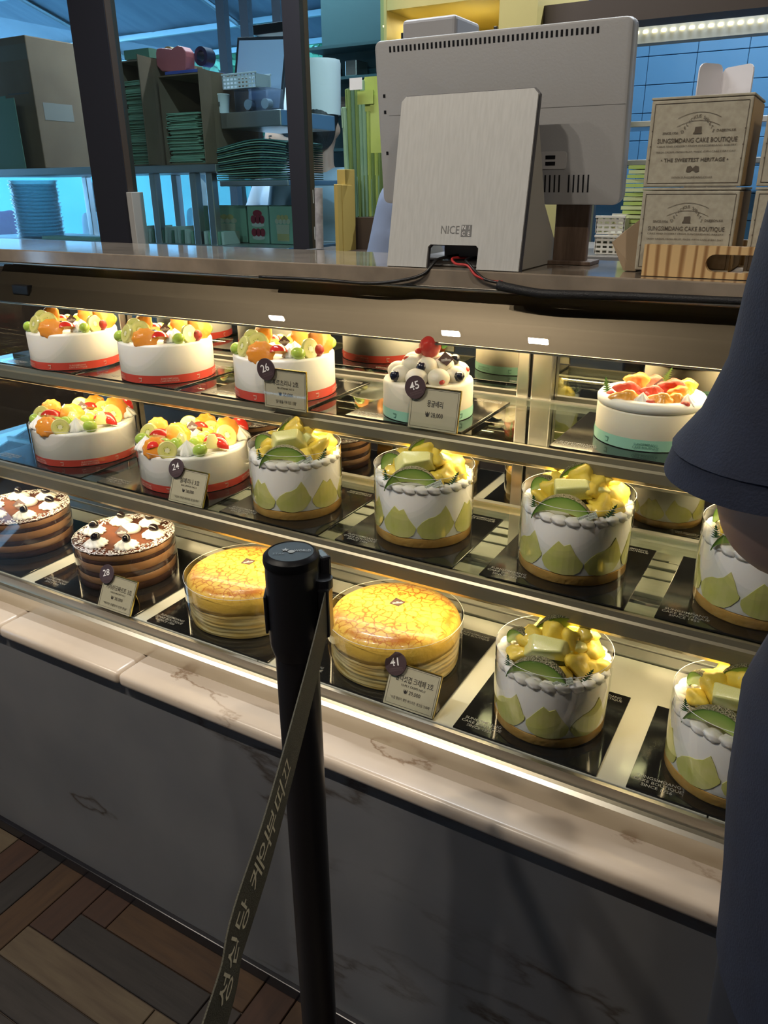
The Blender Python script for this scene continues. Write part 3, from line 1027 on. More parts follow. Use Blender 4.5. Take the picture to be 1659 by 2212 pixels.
def melon_cake(p, label, v=0):
    c = cake_root(label, p, 'melon cream cakes in clear film')
    MB().lathe([(MR - 0.001, 0), (MR + 0.0003, 0.002), (MR + 0.0003, 0.0145), (MR - 0.002, 0.015), (0.002, 0.015)], 64).obj('sponge_base', mat('sponge_cake', (0.70, 0.42, 0.11), 0.8, c2=(0.62, 0.34, 0.08), scale=60, bump=0.5, bscale=150), c, smooth=True, angle=0.9)
    MB().lathe([(MR - 0.002, 0.0152), (MR, 0.016), (MR, MH - 0.004), (MR - 0.003, MH), (0.002, MH)], 64).obj('cream_body', M_CREAM, c, smooth=True, angle=0.9)
    n = 8
    off = 0.35 * v
    for i in range(n):
        o = put(c, 'melon_patch', PATCH[i % 2], 0, 0, 0, 1.0, (0, 0, off + 2 * PI * i / n))
    ns = 24
    for i in range(ns):
        a = 2 * PI * i / ns
        put(c, 'cream_shell', I_SHELLC, (MR - 0.0085) * math.cos(a), (MR - 0.0085) * math.sin(a), MH + 0.002, (0.0150, 0.0165, 0.0120), (0, 0.25, a + PI / 2 + 0.45))
    film(c, MR + 0.0026, 0.112)
    T = MH
    R_ = math.radians
    rr = random.Random(90 + v)
    j = lambda a=0.003: rr.uniform(-a, a)
    k = rr.uniform(-0.12, 0.12)
    for x, y, z, s, q in ((0.034, -0.026, .014, .027, 0), (0.046, 0.002, .018, .028, 1), (0.020, 0.026, .020, .032, 2), (-0.030, 0.008, .020, .032, 1), (-0.046, -0.012, .010, .020, 0),
                          (0.054, -0.018, .010, .019, 2), (0.020, -0.006, .034, .028, 0), (-0.012, 0.040, .018, .028, 1), (0.014, -0.040, .006, .021, 2), (0.040, 0.006, .038, .020, 1), (-0.002, 0.004, .040, .026, 2)):
        put(c, 'mango_piece', I_MANGO[q], x + j(), y + j(), T + z, (s, s * 0.9, s * 0.85), (rr.random(), rr.random(), rr.random() * 3))
    # melon slices with netted rind
    put(c, 'melon_slice', I_SLICE, -0.018, -0.060, T - 0.008, (0.042, 0.030, 0.046), (R_(-2), R_(9), R_(-6) + k))
    put(c, 'melon_slice', I_SLICE, -0.042, 0.000, T + 0.004, (0.028, 0.026, 0.038), (R_(2), R_(-16), R_(-38) + k))
    put(c, 'melon_slice', I_SLICE, 0.008, 0.012 + j(), T + 0.024, (0.040, 0.030, 0.042), (R_(4), R_(16), R_(14) + k))
    # pale chunks
    put(c, 'melon_chunk', I_CHUNK[v % 3], -0.010 + j(), -0.026, T + 0.036, (0.031, 0.022, 0.023), (R_(38), R_(-8), R_(-6) + k))
    put(c, 'melon_chunk', I_CHUNK[(v + 1) % 3], 0.006, 0.026, T + 0.052, (0.020, 0.016, 0.018), (R_(25), R_(10), R_(20)))
    put(c, 'melon_chunk', I_CHUNK[(v + 2) % 3], 0.028, -0.012, T + 0.030, (0.019, 0.016, 0.017), (R_(30), R_(20), R_(40)))
    put(c, 'fern_leaf', I_FERN, -0.056, -0.042, T + 0.002, 0.024, (R_(8), R_(-4), -0.4))
    put(c, 'fern_leaf', I_FERN, 0.040, -0.054, T + 0.002, 0.026, (R_(8), R_(22), 0.3))
    t = MB().prism([(-0.016, -0.0042), (0.016, -0.0042), (0.016, 0.0042), (-0.016, 0.0042)], 0, 0.0007).obj('name_tag', M_TAGG, c, (0.012, -0.069, T + 0.0105), (R_(58), R_(-24), R_(6)))
    text('SUNGSIMDANG\nCAKE BOUTIQUE', 0.0036, M_PRINT_D, t, Matrix.Translation((0.002, 0, 0.0009)), bold=0.01)
    return c


def crepe_mat():
    m = mat('crepe_top', (0.88, 0.60, 0.13), 0.36, coat=0.22)
    nt = m.node_tree
    b = nt.nodes['Principled BSDF']
    tc = nt.nodes.new('ShaderNodeTexCoord')
    n1 = nt.nodes.new('ShaderNodeTexNoise')
    n1.inputs['Scale'].default_value = 90
    n1.inputs['Detail'].default_value = 6
    nt.links.new(tc.outputs['Object'], n1.inputs['Vector'])
    ad = nt.nodes.new('ShaderNodeMixRGB')
    ad.blend_type = 'LINEAR_LIGHT'
    ad.inputs[0].default_value = 0.0065
    nt.links.new(tc.outputs['Object'], ad.inputs[1])
    nt.links.new(n1.outputs['Color'], ad.inputs[2])
    vo = nt.nodes.new('ShaderNodeTexVoronoi')
    vo.feature = 'DISTANCE_TO_EDGE'
    vo.inputs['Scale'].default_value = 66
    nt.links.new(ad.outputs[0], vo.inputs['Vector'])
    cr = nt.nodes.new('ShaderNodeValToRGB')
    cr.color_ramp.elements[0].color = (1, 1, 1, 1)
    cr.color_ramp.elements[1].color = (0, 0, 0, 1)
    cr.color_ramp.elements[1].position = 0.12
    nt.links.new(vo.outputs['Distance'], cr.inputs[0])
    n2 = nt.nodes.new('ShaderNodeTexNoise')
    n2.inputs['Scale'].default_value = 22
    n2.inputs['Detail'].default_value = 3
    nt.links.new(tc.outputs['Object'], n2.inputs['Vector'])
    r2 = nt.nodes.new('ShaderNodeValToRGB')
    r2.color_ramp.elements[0].position = 0.26
    r2.color_ramp.elements[1].position = 0.48
    nt.links.new(n2.outputs[0], r2.inputs[0])
    mu = nt.nodes.new('ShaderNodeMath')
    mu.operation = 'MULTIPLY'
    nt.links.new(cr.outputs[0], mu.inputs[0])
    nt.links.new(r2.outputs[0], mu.inputs[1])
    # browner towards the rim of the pan
    mp = nt.nodes.new('ShaderNodeMapping')
    mp.inputs['Scale'].default_value = (1, 1, 0)
    nt.links.new(tc.outputs['Object'], mp.inputs[0])
    ln = nt.nodes.new('ShaderNodeVectorMath')
    ln.operation = 'LENGTH'
    nt.links.new(mp.outputs[0], ln.inputs[0])
    rr = nt.nodes.new('ShaderNodeValToRGB')
    e = rr.color_ramp.elements
    e[0].position, e[0].color = 0.070, (0, 0, 0, 1)
    e[1].position, e[1].color = 0.088, (1, 1, 1, 1)
    x = e.new(0.100)
    x.color = (0.15, 0.15, 0.15, 1)
    nt.links.new(ln.outputs['Value'], rr.inputs[0])
    n3 = nt.nodes.new('ShaderNodeTexNoise')
    n3.inputs['Scale'].default_value = 22
    n3.inputs['Detail'].default_value = 6
    nt.links.new(tc.outputs['Object'], n3.inputs['Vector'])
    r3 = nt.nodes.new('ShaderNodeValToRGB')
    r3.color_ramp.elements[0].position = 0.42
    r3.color_ramp.elements[1].position = 0.62
    nt.links.new(n3.outputs[0], r3.inputs[0])
    m2 = nt.nodes.new('ShaderNodeMath')
    m2.operation = 'MULTIPLY'
    nt.links.new(rr.outputs[0], m2.inputs[0])
    nt.links.new(r3.outputs[0], m2.inputs[1])
    mxm = nt.nodes.new('ShaderNodeMath')
    mxm.operation = 'MAXIMUM'
    nt.links.new(mu.outputs[0], mxm.inputs[0])
    nt.links.new(m2.outputs[0], mxm.inputs[1])
    mx = nt.nodes.new('ShaderNodeMixRGB')
    mx.inputs[1].default_value = (0.80, 0.52, 0.085, 1)
    mx.inputs[2].default_value = (0.42, 0.105, 0.006, 1)
    fade = nt.nodes.new('ShaderNodeMapRange')
    fade.inputs['From Min'].default_value = 0.094
    fade.inputs['From Max'].default_value = 0.101
    fade.inputs['To Min'].default_value = 1.0
    fade.inputs['To Max'].default_value = 0.06
    nt.links.new(ln.outputs['Value'], fade.inputs['Value'])
    fm_ = nt.nodes.new('ShaderNodeMath')
    fm_.operation = 'MULTIPLY'
    nt.links.new(mxm.outputs[0], fm_.inputs[0])
    nt.links.new(fade.outputs[0], fm_.inputs[1])
    nt.links.new(fm_.outputs[0], mx.inputs[0])
    nt.links.new(mx.outputs[0], b.inputs['Base Color'])
    bp = nt.nodes.new('ShaderNodeBump')
    bp.inputs['Strength'].default_value = 0.6
    bp.inputs['Distance'].default_value = 0.002
    nt.links.new(n1.outputs[0], bp.inputs['Height'])
    nt.links.new(bp.outputs[0], b.inputs['Normal'])
    return m


M_CREPE = crepe_mat()
M_CSIDE = mat('crepe_layers', (0.66, 0.46, 0.14), 0.4, c2=(0.80, 0.66, 0.32), scale=14, stretch=(1, 1, 9), bump=0.7, bscale=20, contrast=(0.42, 0.58))


def crepe_cake(p, label):
    c = cake_root(label, p, 'crepe cakes')
    r = 0.101
    rr = random.Random(5)
    prof, prm = [], []
    nz = 34
    for i in range(nz + 1):
        prof.append((r * (0.985 + rr.uniform(-0.010, 0.010) + 0.006 * (i % 2)), 0.0675 * i / nz))
        prm.append((rr.uniform(0, 6), rr.uniform(0.001, 0.006), rr.randint(3, 8)))
    MB().lathe(prof, 72, wave=lambda t, k: 1 + prm[k][1] * math.sin(prm[k][2] * t + prm[k][0]) + 0.008 * math.sin(3 * t + 0.12 * k) + 0.005 * math.sin(7 * t - 0.2 * k)).obj('crepe_layers', M_CSIDE, c, smooth=True)
    T = 0.0678
    MB().lathe([(r * 1.000, T - 0.026), (r * 1.020, T - 0.018), (r * 1.012, T - 0.008), (r * 0.995, T), (r * 0.962, T + 0.006), (r * 0.90, T + 0.0105), (r * 0.75, T + 0.0135), (r * 0.5, T + 0.0155), (r * 0.25, T + 0.0165), (0.002, T + 0.017)], 72,
               wave=lambda t, i: 1 + (0.014 * math.sin(5 * t + 1) + 0.009 * math.sin(9 * t + i)) * max(0, 1 - i / 5)).obj('browned_crepe', M_CREPE, c, smooth=True)
    film(c, r + 0.0055, 0.076)
    diamond_tag(c, 0.004, 0.012, T + 0.0172, 4, 0.0125, 0.15)
    return c


def choc_cake(p, label):
    c = cake_root(label, p, 'chocolate cherry cakes')
    r = 0.0915
    M_SP = mat('chocolate_sponge', (0.060, 0.022, 0.016), 0.8, c2=(0.040, 0.014, 0.010), scale=60, bump=0.5, bscale=120)
    M_MO = mat('mocha_cream', (0.36, 0.185, 0.085), 0.55)
    z = 0.0
    for i, (h, m, nm) in enumerate(((0.0135, M_SP, 'chocolate_layer'), (0.0135, M_MO, 'mocha_layer'), (0.011, M_SP, 'chocolate_layer'), (0.0155, M_MO, 'mocha_layer'), (0.009, M_SP, 'chocolate_layer'), (0.010, M_MO, 'mocha_layer'))):
        q = r - (0.0008 if m is M_SP else 0.0)
        MB().lathe([(q - 0.0006, z), (q, z + 0.0008), (q, z + h - 0.0008), (q - 0.0006, z + h), (0.002, z + h)], 64, wave=lambda t, k: 1 + 0.003 * math.sin(6 * t + i)).obj(nm, m, c, smooth=True, angle=0.9)
        z += h
    MB().lathe([(r - 0.002, z), (r - 0.001, z + 0.002), (r - 0.004, z + 0.0035), (0.002, z + 0.0035)], 64).obj('cocoa_top', mat('cocoa_powder', (0.115, 0.032, 0.011), 0.9, c2=(0.085, 0.024, 0.009), scale=50), c, smooth=True, angle=0.9)
    z += 0.0035
    # ring of sugared chocolate shavings
    rr = random.Random(3)
    mb = MB()
    for i in range(950):
        a = rr.uniform(0, 2 * PI)
        q = r * (1.008 - 0.24 * rr.random() ** 1.8)
        L, w = rr.uniform(0.0035, 0.0075), rr.uniform(0.001, 0.0021)
        mtx = Matrix.Translation((q * math.cos(a), q * math.sin(a), z + rr.uniform(0, 0.0026))) @ Euler((rr.uniform(-.5, .5), rr.uniform(-.5, .5), rr.uniform(0, PI))).to_matrix().to_4x4()
        mb.box((-L / 2, -w / 2, -0.0004), (L / 2, w / 2, 0.0004), 1 if rr.random() < 0.28 else 0, mtx)
    o = mb.obj('sugared_shavings', [mat('icing_sugar', (0.78, 0.74, 0.74), 0.8), mat('chocolate_shaving', (0.12, 0.055, 0.04), 0.5)], c)
    o['kind'] = 'stuff'
    n = 6
    for i in range(n):
        a = 0.55 + 2 * PI * i / n
        x, y = 0.060 * math.cos(a), 0.060 * math.sin(a)
        put(c, 'cream_rosette', I_ROSE, x, y, z, (0.0205, 0.0205, 0.019), (0, 0, a))
        put(c, 'dark_cherry', I_GRAPE, x + 0.001, y - 0.001, z + 0.0165, 0.0088, (0, 0.2, a), M_CHERRY)
    put(c, 'cream_quenelle', I_BLOB, 0.012, 0.006, z + 0.006, (0.021, 0.015, 0.013), (0, 0.1, 0.2), M_CREAM)
    diamond_tag(c, -0.004, -0.010, z + 0.009, 48, 0.0125, -0.1)
    film(c, r + 0.0022, z + 0.002)
    return c


# ------------------------------------------------------------------ boards, cakes and price signs on the three levels
M_BOARD = mat('black_gloss_board', (0.010, 0.010, 0.011), 0.09, coat=0.6)
M_BPRINT = mat('silver_print', (0.30, 0.30, 0.30), 0.45)


def board(x0, x1, y0, y1, z, label):
    o = empty('cake_board', ((x0 + x1) / 2, (y0 + y1) / 2, z), 0, label, 'cake board', 'black cake boards')
    w, d = (x1 - x0) / 2, (y1 - y0) / 2
    boxo('board_sheet', (-w, -d, 0), (w, d, 0.003), M_BOARD, o, bevel=0.0008)
    text('SUNGSIMDANG\nCAKE BOUTIQUE\nSINCE 1956', 0.0075, M_BPRINT, o, Matrix.Translation((-w + 0.034, -d + 0.020, 0.0032)), bold=0.004)
    text('SUNGSIMDANG\nCAKE BOUTIQUE', 0.0065, M_BPRINT, o, Matrix.Translation((w - 0.034, d - 0.014, 0.0032)), bold=0.004)
    return o


ZD, ZM, ZT = 0.6336, 0.8122, 0.9772
BT = 0.0031
# bottom deck
board(-1.535, -1.262, 0.794, 1.036, ZD, 'black board under the chocolate cake cut by the left picture edge')
board(-1.222, -0.960, 0.794, 1.036, ZD, 'black board under the chocolate cake with sign 28')
board(-0.930, -0.669, 0.794, 1.036, ZD, 'black board under the crepe cake behind the belt post')
board(-0.643, -0.382, 0.794, 1.036, ZD, 'black board under the crepe cake with sign 41')
board(-0.351, -0.153, 0.794, 0.978, ZD, 'black board under the whole melon cake in the front row')
board(-0.116, 0.083, 0.794, 0.978, ZD, 'black board under front melon cake beside the navy shirt')
choc_cake((-1.394, 0.912, ZD + BT), 'layered chocolate cherry cake cut off by the left picture edge')
choc_cake((-1.101, 0.917, ZD + BT), 'layered chocolate cherry cake behind price sign 28')
crepe_cake((-0.800, 0.912, ZD + BT), 'browned crepe cake half hidden behind the black belt post')
crepe_cake((-0.507, 0.912, ZD + BT), 'browned crepe cake behind price sign 41')
melon_cake((-0.246, 0.886, ZD + BT), 'melon cake in clear film standing whole in the front row', 0)
melon_cake((-0.012, 0.886, ZD + BT), 'front row melon cake half covered by the navy shirt', 1)
# lower glass shelf
board(-1.458, -1.188, 0.908, 1.150, ZM, 'black board under the leftmost fruit cake on the lower shelf')
board(-1.144, -0.874, 0.908, 1.150, ZM, 'black board under the fruit cake with sign 24')
board(-0.846, -0.644, 0.908, 1.106, ZM, 'black board under the melon cake next to the sign 24 cake')
board(-0.612, -0.410, 0.908, 1.106, ZM, 'black board under the middle melon cake of the lower shelf')
board(-0.369, -0.166, 0.908, 1.106, ZM, 'black board under the lower shelf melon cake right of centre')
board(-0.128, 0.075, 0.908, 1.106, ZM, 'black board under lower shelf melon cake below the elbow')
fruit_cake_large((-1.304, 1.027, ZM + BT), 'large fruit cream cake without sign at left of lower shelf', 0)
fruit_cake_large((-1.003, 1.025, ZM + BT), 'large fruit cream cake behind price sign 24', 1)
melon_cake((-0.748, 1.000, ZM + BT), 'lower shelf melon cake next to the sign 24 fruit cake', 2)
melon_cake((-0.509, 1.010, ZM + BT), 'middle melon cake of the lower glass shelf', 3)
melon_cake((-0.266, 1.008, ZM + BT), 'lower shelf melon cake just right of the mirror stile', 4)
melon_cake((-0.022, 1.008, ZM + BT), 'lower shelf melon cake under the bare elbow', 5)
# upper glass shelf
board(-1.540, -1.313, 1.022, 1.215, ZT, 'black board under the leftmost cake on the top shelf')
board(-1.262, -1.034, 1.022, 1.215, ZT, 'black board under the second fruit cake on top shelf')
board(-0.968, -0.738, 1.022, 1.235, ZT, 'black board on the top shelf beneath sign 26')
board(-0.660, -0.453, 1.022, 1.222, ZT, 'black board under the cream ball cake with sign 45')
board(-0.318, -0.110, 1.022, 1.226, ZT, 'black board under the citrus cake beside the navy sleeve')
fruit_cake_small((-1.390, 1.104, ZT + BT), 'small fruit cream cake leftmost on the top shelf', 1)
fruit_cake_small((-1.130, 1.110, ZT + BT), 'small fruit cream cake second from left on top shelf', 2)
fruit_cake_small((-0.841, 1.108, ZT + BT), 'small fruit cream cake behind price sign 26', 3)
ball_cake((-0.549, 1.100, ZT + BT), 'ivory cake topped with cream balls, berries and strawberry')
peach_cake((-0.206, 1.130, ZT + BT), 'cream cake with mint ribbon and citrus pieces beside sleeve')

M_CARD = mat('cream_card', (0.62, 0.58, 0.42), 0.6)
M_GOLD = mat('brass_edge', (0.80, 0.60, 0.18), 0.25, 1.0)
M_BADGE = mat('plum_badge', (0.062, 0.036, 0.040), 0.45)
M_INK = mat('brown_ink', (0.055, 0.045, 0.040), 0.7)


def sign(num, lines, bl, br, z, cake, tilt=22, hk=0.76, dy=0.0):
    a, b = atz(*bl, z), atz(*br, z)
    x0, x1 = a.x, b.x
    y = (a.y + b.y) / 2 + dy
    x0, x1 = x0 * y / (y - dy), x1 * y / (y - dy)
    w = x1 - x0
    h = w * hk
    s = empty('price_sign', ((x0 + x1) / 2, y, z), 0, 'cream price sign with round badge %s in front of %s' % (num, cake), 'price sign', 'price signs')
    F = Matrix.Rotation(math.radians(90 - tilt), 4, 'X')
    boxo('card', (-w / 2, 0, -0.0012), (w / 2, h, 0.0), M_CARD, s).matrix_local = F
    boxo('acrylic_cover', (-w / 2 - 0.0012, -0.0005, 0.0008), (w / 2 + 0.0012, h + 0.001, 0.0022), M_FILM, s).matrix_local = F
    boxo('brass_edge', (-w / 2 - 0.001, h, -0.0025), (w / 2 + 0.001, h + 0.0016, 0.0015), M_GOLD, s).matrix_local = F
    boxo('brass_edge', (w / 2, 0, -0.0025), (w / 2 + 0.0012, h, 0.0008), M_GOLD, s).matrix_local = F
    # prop behind the card
    st_, ph = math.sin(math.radians(tilt)), h * 0.88 * math.cos(math.radians(tilt))
    foot, topy = h * st_ + 0.010, h * 0.88 * st_ + 0.0035
    MB().box((-w * 0.3, 0.0, 0.0), (w * 0.3, 0.0010, ph)).obj('back_prop', M_GOLD, s, (0, foot, 0), (math.atan2(foot - topy, ph), 0, 0))
    m = 0.035 * w
    for q in ((-w / 2 + m, m, w / 2 - m, m + 0.0004), (-w / 2 + m, h - m, w / 2 - m, h - m + 0.0004), (-w / 2 + m, m, -w / 2 + m + 0.0004, h - m), (w / 2 - m, m, w / 2 - m + 0.0004, h - m)):
        boxo('border_line', (q[0], q[1], 0.0001), (q[2], q[3], 0.0003), M_INK, s).matrix_local = F
    for body, yy, sz, wd in lines:
        text(body, sz * w, M_INK, s, F @ Matrix.Translation((0.02 * w, h * yy, 0.0005)), width=wd * w if wd else None, bold=0.006)
    rb = w * 0.215
    bd = MB().lathe([(rb, 0), (rb, 0.0014), (rb - 0.0004, 0.0018), (0.001, 0.0018)], 36).obj('badge', M_BADGE, s)
    bd.matrix_local = F @ Matrix.Translation((-w * 0.40, h * 0.98, 0.003))
    text(num, rb * 0.95, M_PRINT_W, bd, Matrix.Rotation(math.radians(22), 4, 'Z') @ Matrix.Translation((0, rb * 0.12, 0.0021)), bold=0.02)
    text('SUNGSIMDANG\nCAKE BOUTIQUE', rb * 0.17, mat('dim_print', (0.16, 0.11, 0.11), 0.6), bd, Matrix.Rotation(math.radians(22), 4, 'Z') @ Matrix.Translation((0, -rb * 0.48, 0.0021)))
    return s


sign('26', [('후르츠리나 2호', .66, .125, .62), ('FRUITRINA NO.2', .53, .05, .40), ('₩ 33,000', .38, .095, .34), ('"즐거움을 가득 담은 선물"', .18, .07, .50)],
     (574.5, 871.5), (660, 887), ZT + BT, 'fruit cake', 2, 0.76, -0.012)
sign('45', [('몽글베리', .62, .13, .32), ('₩ 28,000', .36, .12, .36)], (879.6, 920), (986, 935), ZT + BT, 'cream ball cake', 12, 0.76, -0.004)
sign('24', [('발레리나 3호', .66, .13, .56), ('BALLERINA NO.3', .53, .05, .45), ('₩ 38,000', .38, .10, .34), ('"과일이 가득한 부드러운 생크림 케익"', .16, .06, .72)],
     (361, 1081.6), (439, 1097), ZM + BT, 'large fruit cake', 24)
sign('28', [('키리쉬모짜르트 3호', .64, .13, .78), ('KIRSCH MOZART NO.3', .51, .05, .45), ('₩ 38,000', .36, .10, .36), ('"체리와 초콜릿의 진한 만남"', .16, .06, .72)],
     (210, 1308.5), (280, 1332), ZD + BT, 'chocolate cake', 28)
sign('41', [('열다섯겹 크레페 3호', .68, .13, .76), ('15-PLY CREPE NO.3', .54, .055, .48), ('₩ 39,000', .40, .10, .34), ('"15겹 정성이 쌓인 부드러운 생크림 크레페"', .20, .06, .80)],
     (826.7, 1517), (933.7, 1553), ZD + BT, 'crepe cake', 28)

# ------------------------------------------------------------------ POS terminal seen from behind, on the countertop
CTZ = 1.2042
pos = empty('sales_terminal', (-0.50, 1.18, CTZ), 0, 'grey sales terminal seen from behind on brushed stand with NICE lettering', 'monitor')
PO = pos.location
M_POS = mat('terminal_grey', (0.33, 0.33, 0.335), 0.42, bump=0.12, scale=260)
M_POS2 = mat('brushed_grey_reflections', (0.45, 0.45, 0.44), 0.38, c2=(0.50, 0.50, 0.49), scale=30, stretch=(9, 1, 0.15))  # blurred upright reflections put into the colour as faint stripes
tl, tr_, br_, bl_ = at(807, 88, 1.20), at(1367, 35, 1.20), at(1338, 442, 1.228), at(828, 441, 1.228)
ax = (tr_ - tl + br_ - bl_).normalized()
up = ((tl + tr_) / 2 - (bl_ + br_) / 2)
MWd = ((tr_ - tl).length + (br_ - bl_).length) / 2
MHt = up.length
FM = Matrix.Translation(-PO) @ frame((bl_ + br_) / 2, ax, up)     # x right, y up the back, z toward the customer
hw = MWd / 2


def pm_(name, mb, m, parent=pos, F=FM, **kw):
    o = mb.obj(name, m, parent, **kw)
    o.matrix_local = F
    return o


def rr_outline(x0, y0, x1, y1, r, n=4):
    out = []
    for cx, cy, a0 in ((x1 - r, y1 - r, 0), (x0 + r, y1 - r, PI / 2), (x0 + r, y0 + r, PI), (x1 - r, y0 + r, 1.5 * PI)):
        for i in range(n + 1):
            a = a0 + (PI / 2) * i / n
            out.append((cx + r * math.cos(a), cy + r * math.sin(a)))
    return out


shell = pm_('back_shell', MB().prism(rr_outline(-hw, 0, hw, MHt, 0.010), -0.022, 0.0), M_POS, bevel=0.003, segs=2, smooth=True, angle=0.5)
pm_('screen_bezel', MB().prism(rr_outline(-hw + 0.001, 0.001, hw - 0.001, MHt - 0.001, 0.010), -0.034, -0.0222), M_POS)
nv = 46
for i in range(nv):
    x = -hw + 0.028 + i * (2 * hw - 0.075) / (nv - 1)
    pm_('vent_slit', MB().box((x - 0.0016, MHt - 0.0165, -0.002), (x + 0.0016, MHt - 0.0085, 0.0004)), M_BLACK)
pm_('panel_seam', MB().box((-hw + 0.02, MHt * 0.56, -0.001), (hw - 0.002, MHt * 0.56 + 0.0006, 0.0003)), mat('seam_grey', (0.16, 0.16, 0.16), 0.6))
px = hw - 0.138
pt = pm_('port_recess', MB().prism(rr_outline(px - 0.002, 0.050, px + 0.056, 0.074, 0.004), -0.001, 0.0008), mat('port_grey', (0.45, 0.44, 0.44), 0.4), bevel=0.0004)
for k in (0, 1):
    pm_('usb_port', MB().box((px + 0.024, 0.0555 + k * 0.0085, 0.0008), (px + 0.039, 0.0605 + k * 0.0085, 0.0013)), M_BLACK)
for i in range(14):
    if i == 8:
        continue
    x = px - 0.006 + i * 0.0073
    pm_('vent_slit', MB().box((x, 0.018, -0.001), (x + 0.0022, 0.042, 0.0004)), M_BLACK)
for yy in (0.075, 0.135, 0.158):
    pm_('screw_hole', MB().box((-hw + 0.011, yy, -0.001), (-hw + 0.015, yy + 0.005, 0.0004)), M_BLACK)
pm_('side_latch', MB().lathe([(0.011, 0), (0.011, 0.0008), (0.009, 0.0012), (0.001, 0.0012)], 20, c=(-hw + 0.048, 0.024, 0)), M_POS2, smooth=True)

# stand: leaning panel with cable notch, side cheeks and foot
sl, sr = atz(836, 579, CTZ + 0.001), atz(1119, 593, CTZ + 0.001)
sy = 1.112
sl, sr = V((at(836, 579, sy).x, sy, CTZ + 0.0008)), V((at(1119, 591, sy).x, sy, CTZ + 0.0008))
st_top = at(1023, 199, 1.158)
sw = (sr - sl).length / 2
smid = (sl + sr) / 2
supv = V((0, 1.158 - sy, st_top.z - smid.z))
SH = supv.length
FS = Matrix.Translation(-PO) @ frame(smid, V((1, 0, 0)), supv)
nh = 0.034
x_n0 = at(920, 583, sy).x - smid.x
x_n1 = at(1028, 588, sy).x - smid.x
ol = [(-sw, 0), (x_n0, 0), (x_n0, nh - 0.004), (x_n0 + 0.004, nh), (x_n1 - 0.004, nh), (x_n1, nh - 0.004), (x_n1, 0), (sw, 0)]
top = [(sw - 0.002, SH - 0.007), (sw - 0.009, SH), (-sw + 0.009, SH), (-sw + 0.002, SH - 0.007)]
pm_('stand_panel', MB().prism(ol + top, -0.004, 0.0), M_POS2, F=FS)
pm_('stand_rim', MB().prism([(x * 1.012, y + (0.002 if y > 0.1 else 0)) for x, y in ol + top], -0.012, -0.0041), mat('rim_grey', (0.07, 0.07, 0.08), 0.4), F=FS)
text('NICE', 0.0165, mat('logo_grey', (0.16, 0.16, 0.16), 0.5), pos, FS @ Matrix.Translation((-0.006, 0.055, 0.0004)), width=0.030)
lg = pm_('logo_square', MB().box((0.0125, 0.046, 0.0001), (0.0295, 0.063, 0.0003)), mat('logo_grey', (0.16, 0.16, 0.16), 0.5), F=FS)
for k, ch in enumerate('NICE'):
    text(ch, 0.0078, M_PRINT_W, pos, FS @ Matrix.Translation((0.0168 + 0.0084 * (k % 2), 0.0588 - 0.0084 * (k // 2), 0.0006)))
MB().prism([(1.118, CTZ + 0.001), (1.30, CTZ + 0.001), (1.30, CTZ + 0.012), (1.215, CTZ + 0.09), (1.165, SH + CTZ - 0.04)], 0, 0.006,
           mtx=Matrix(((0, 0, 1, sr.x - 0.008 - PO.x), (1, 0, 0, -PO.y), (0, 1, 0, -PO.z), (0, 0, 0, 1)))).obj('stand_cheek', mat('cheek_beige', (0.40, 0.38, 0.33), 0.4), pos)
MB().prism([(1.118, CTZ + 0.001), (1.30, CTZ + 0.001), (1.30, CTZ + 0.012), (1.215, CTZ + 0.09), (1.165, SH + CTZ - 0.04)], 0, 0.006,
           mtx=Matrix(((0, 0, 1, sl.x + 0.002 - PO.x), (1, 0, 0, -PO.y), (0, 1, 0, -PO.z), (0, 0, 0, 1)))).obj('stand_cheek', mat('cheek_beige', (0.40, 0.38, 0.33), 0.4), pos)
pbox('stand_foot', (sl.x + 0.009, 1.145, CTZ + 0.0005), (sr.x - 0.009, 1.31, CTZ + 0.010), M_POS, pos, bevel=0.003)
pbox('stand_neck', (-0.56, 1.17, CTZ + 0.010), (-0.44, 1.20, 1.40), M_POS, pos, bevel=0.004)

# dark wooden upright and acrylic plate behind the terminal's lower right corner
hu = empty('brown_card_stand', (-0.372, 1.27, CTZ), 0, 'dark brown upright card stand behind the sales terminal', 'card stand')
a, b = at(1200, 450, 1.26), at(1262, 580, 1.26)
pbox('upright', (a.x, 1.262, CTZ), (b.x, 1.275, 1.325), mat('dark_brown_card', (0.085, 0.055, 0.038), 0.4, c2=(0.16, 0.11, 0.08), scale=12, stretch=(8, 1, 1)), hu, bevel=0.002)
pbox('foot_plate', (a.x - 0.01, 1.248, CTZ), (b.x + 0.012, 1.30, CTZ + 0.006), mat('dark_brown_card', (0.085, 0.055, 0.038), 0.4), hu, bevel=0.001)

# cables: one to the left, red and black leads into a thick black sleeve to the right
def curve_pts(pts, n=8):
    pts = [V(p) for p in pts]
    out = []
    for i in range(len(pts) - 1):
        p0, p1, p2, p3 = pts[max(i - 1, 0)], pts[i], pts[i + 1], pts[min(i + 2, len(pts) - 1)]
        for k in range(n):
            t = k / n
            out.append(0.5 * ((2 * p1) + (p2 - p0) * t + (2 * p0 - 5 * p1 + 4 * p2 - p3) * t * t + (3 * p1 - p0 - 3 * p2 + p3) * t ** 3))
    out.append(pts[-1])
    return out


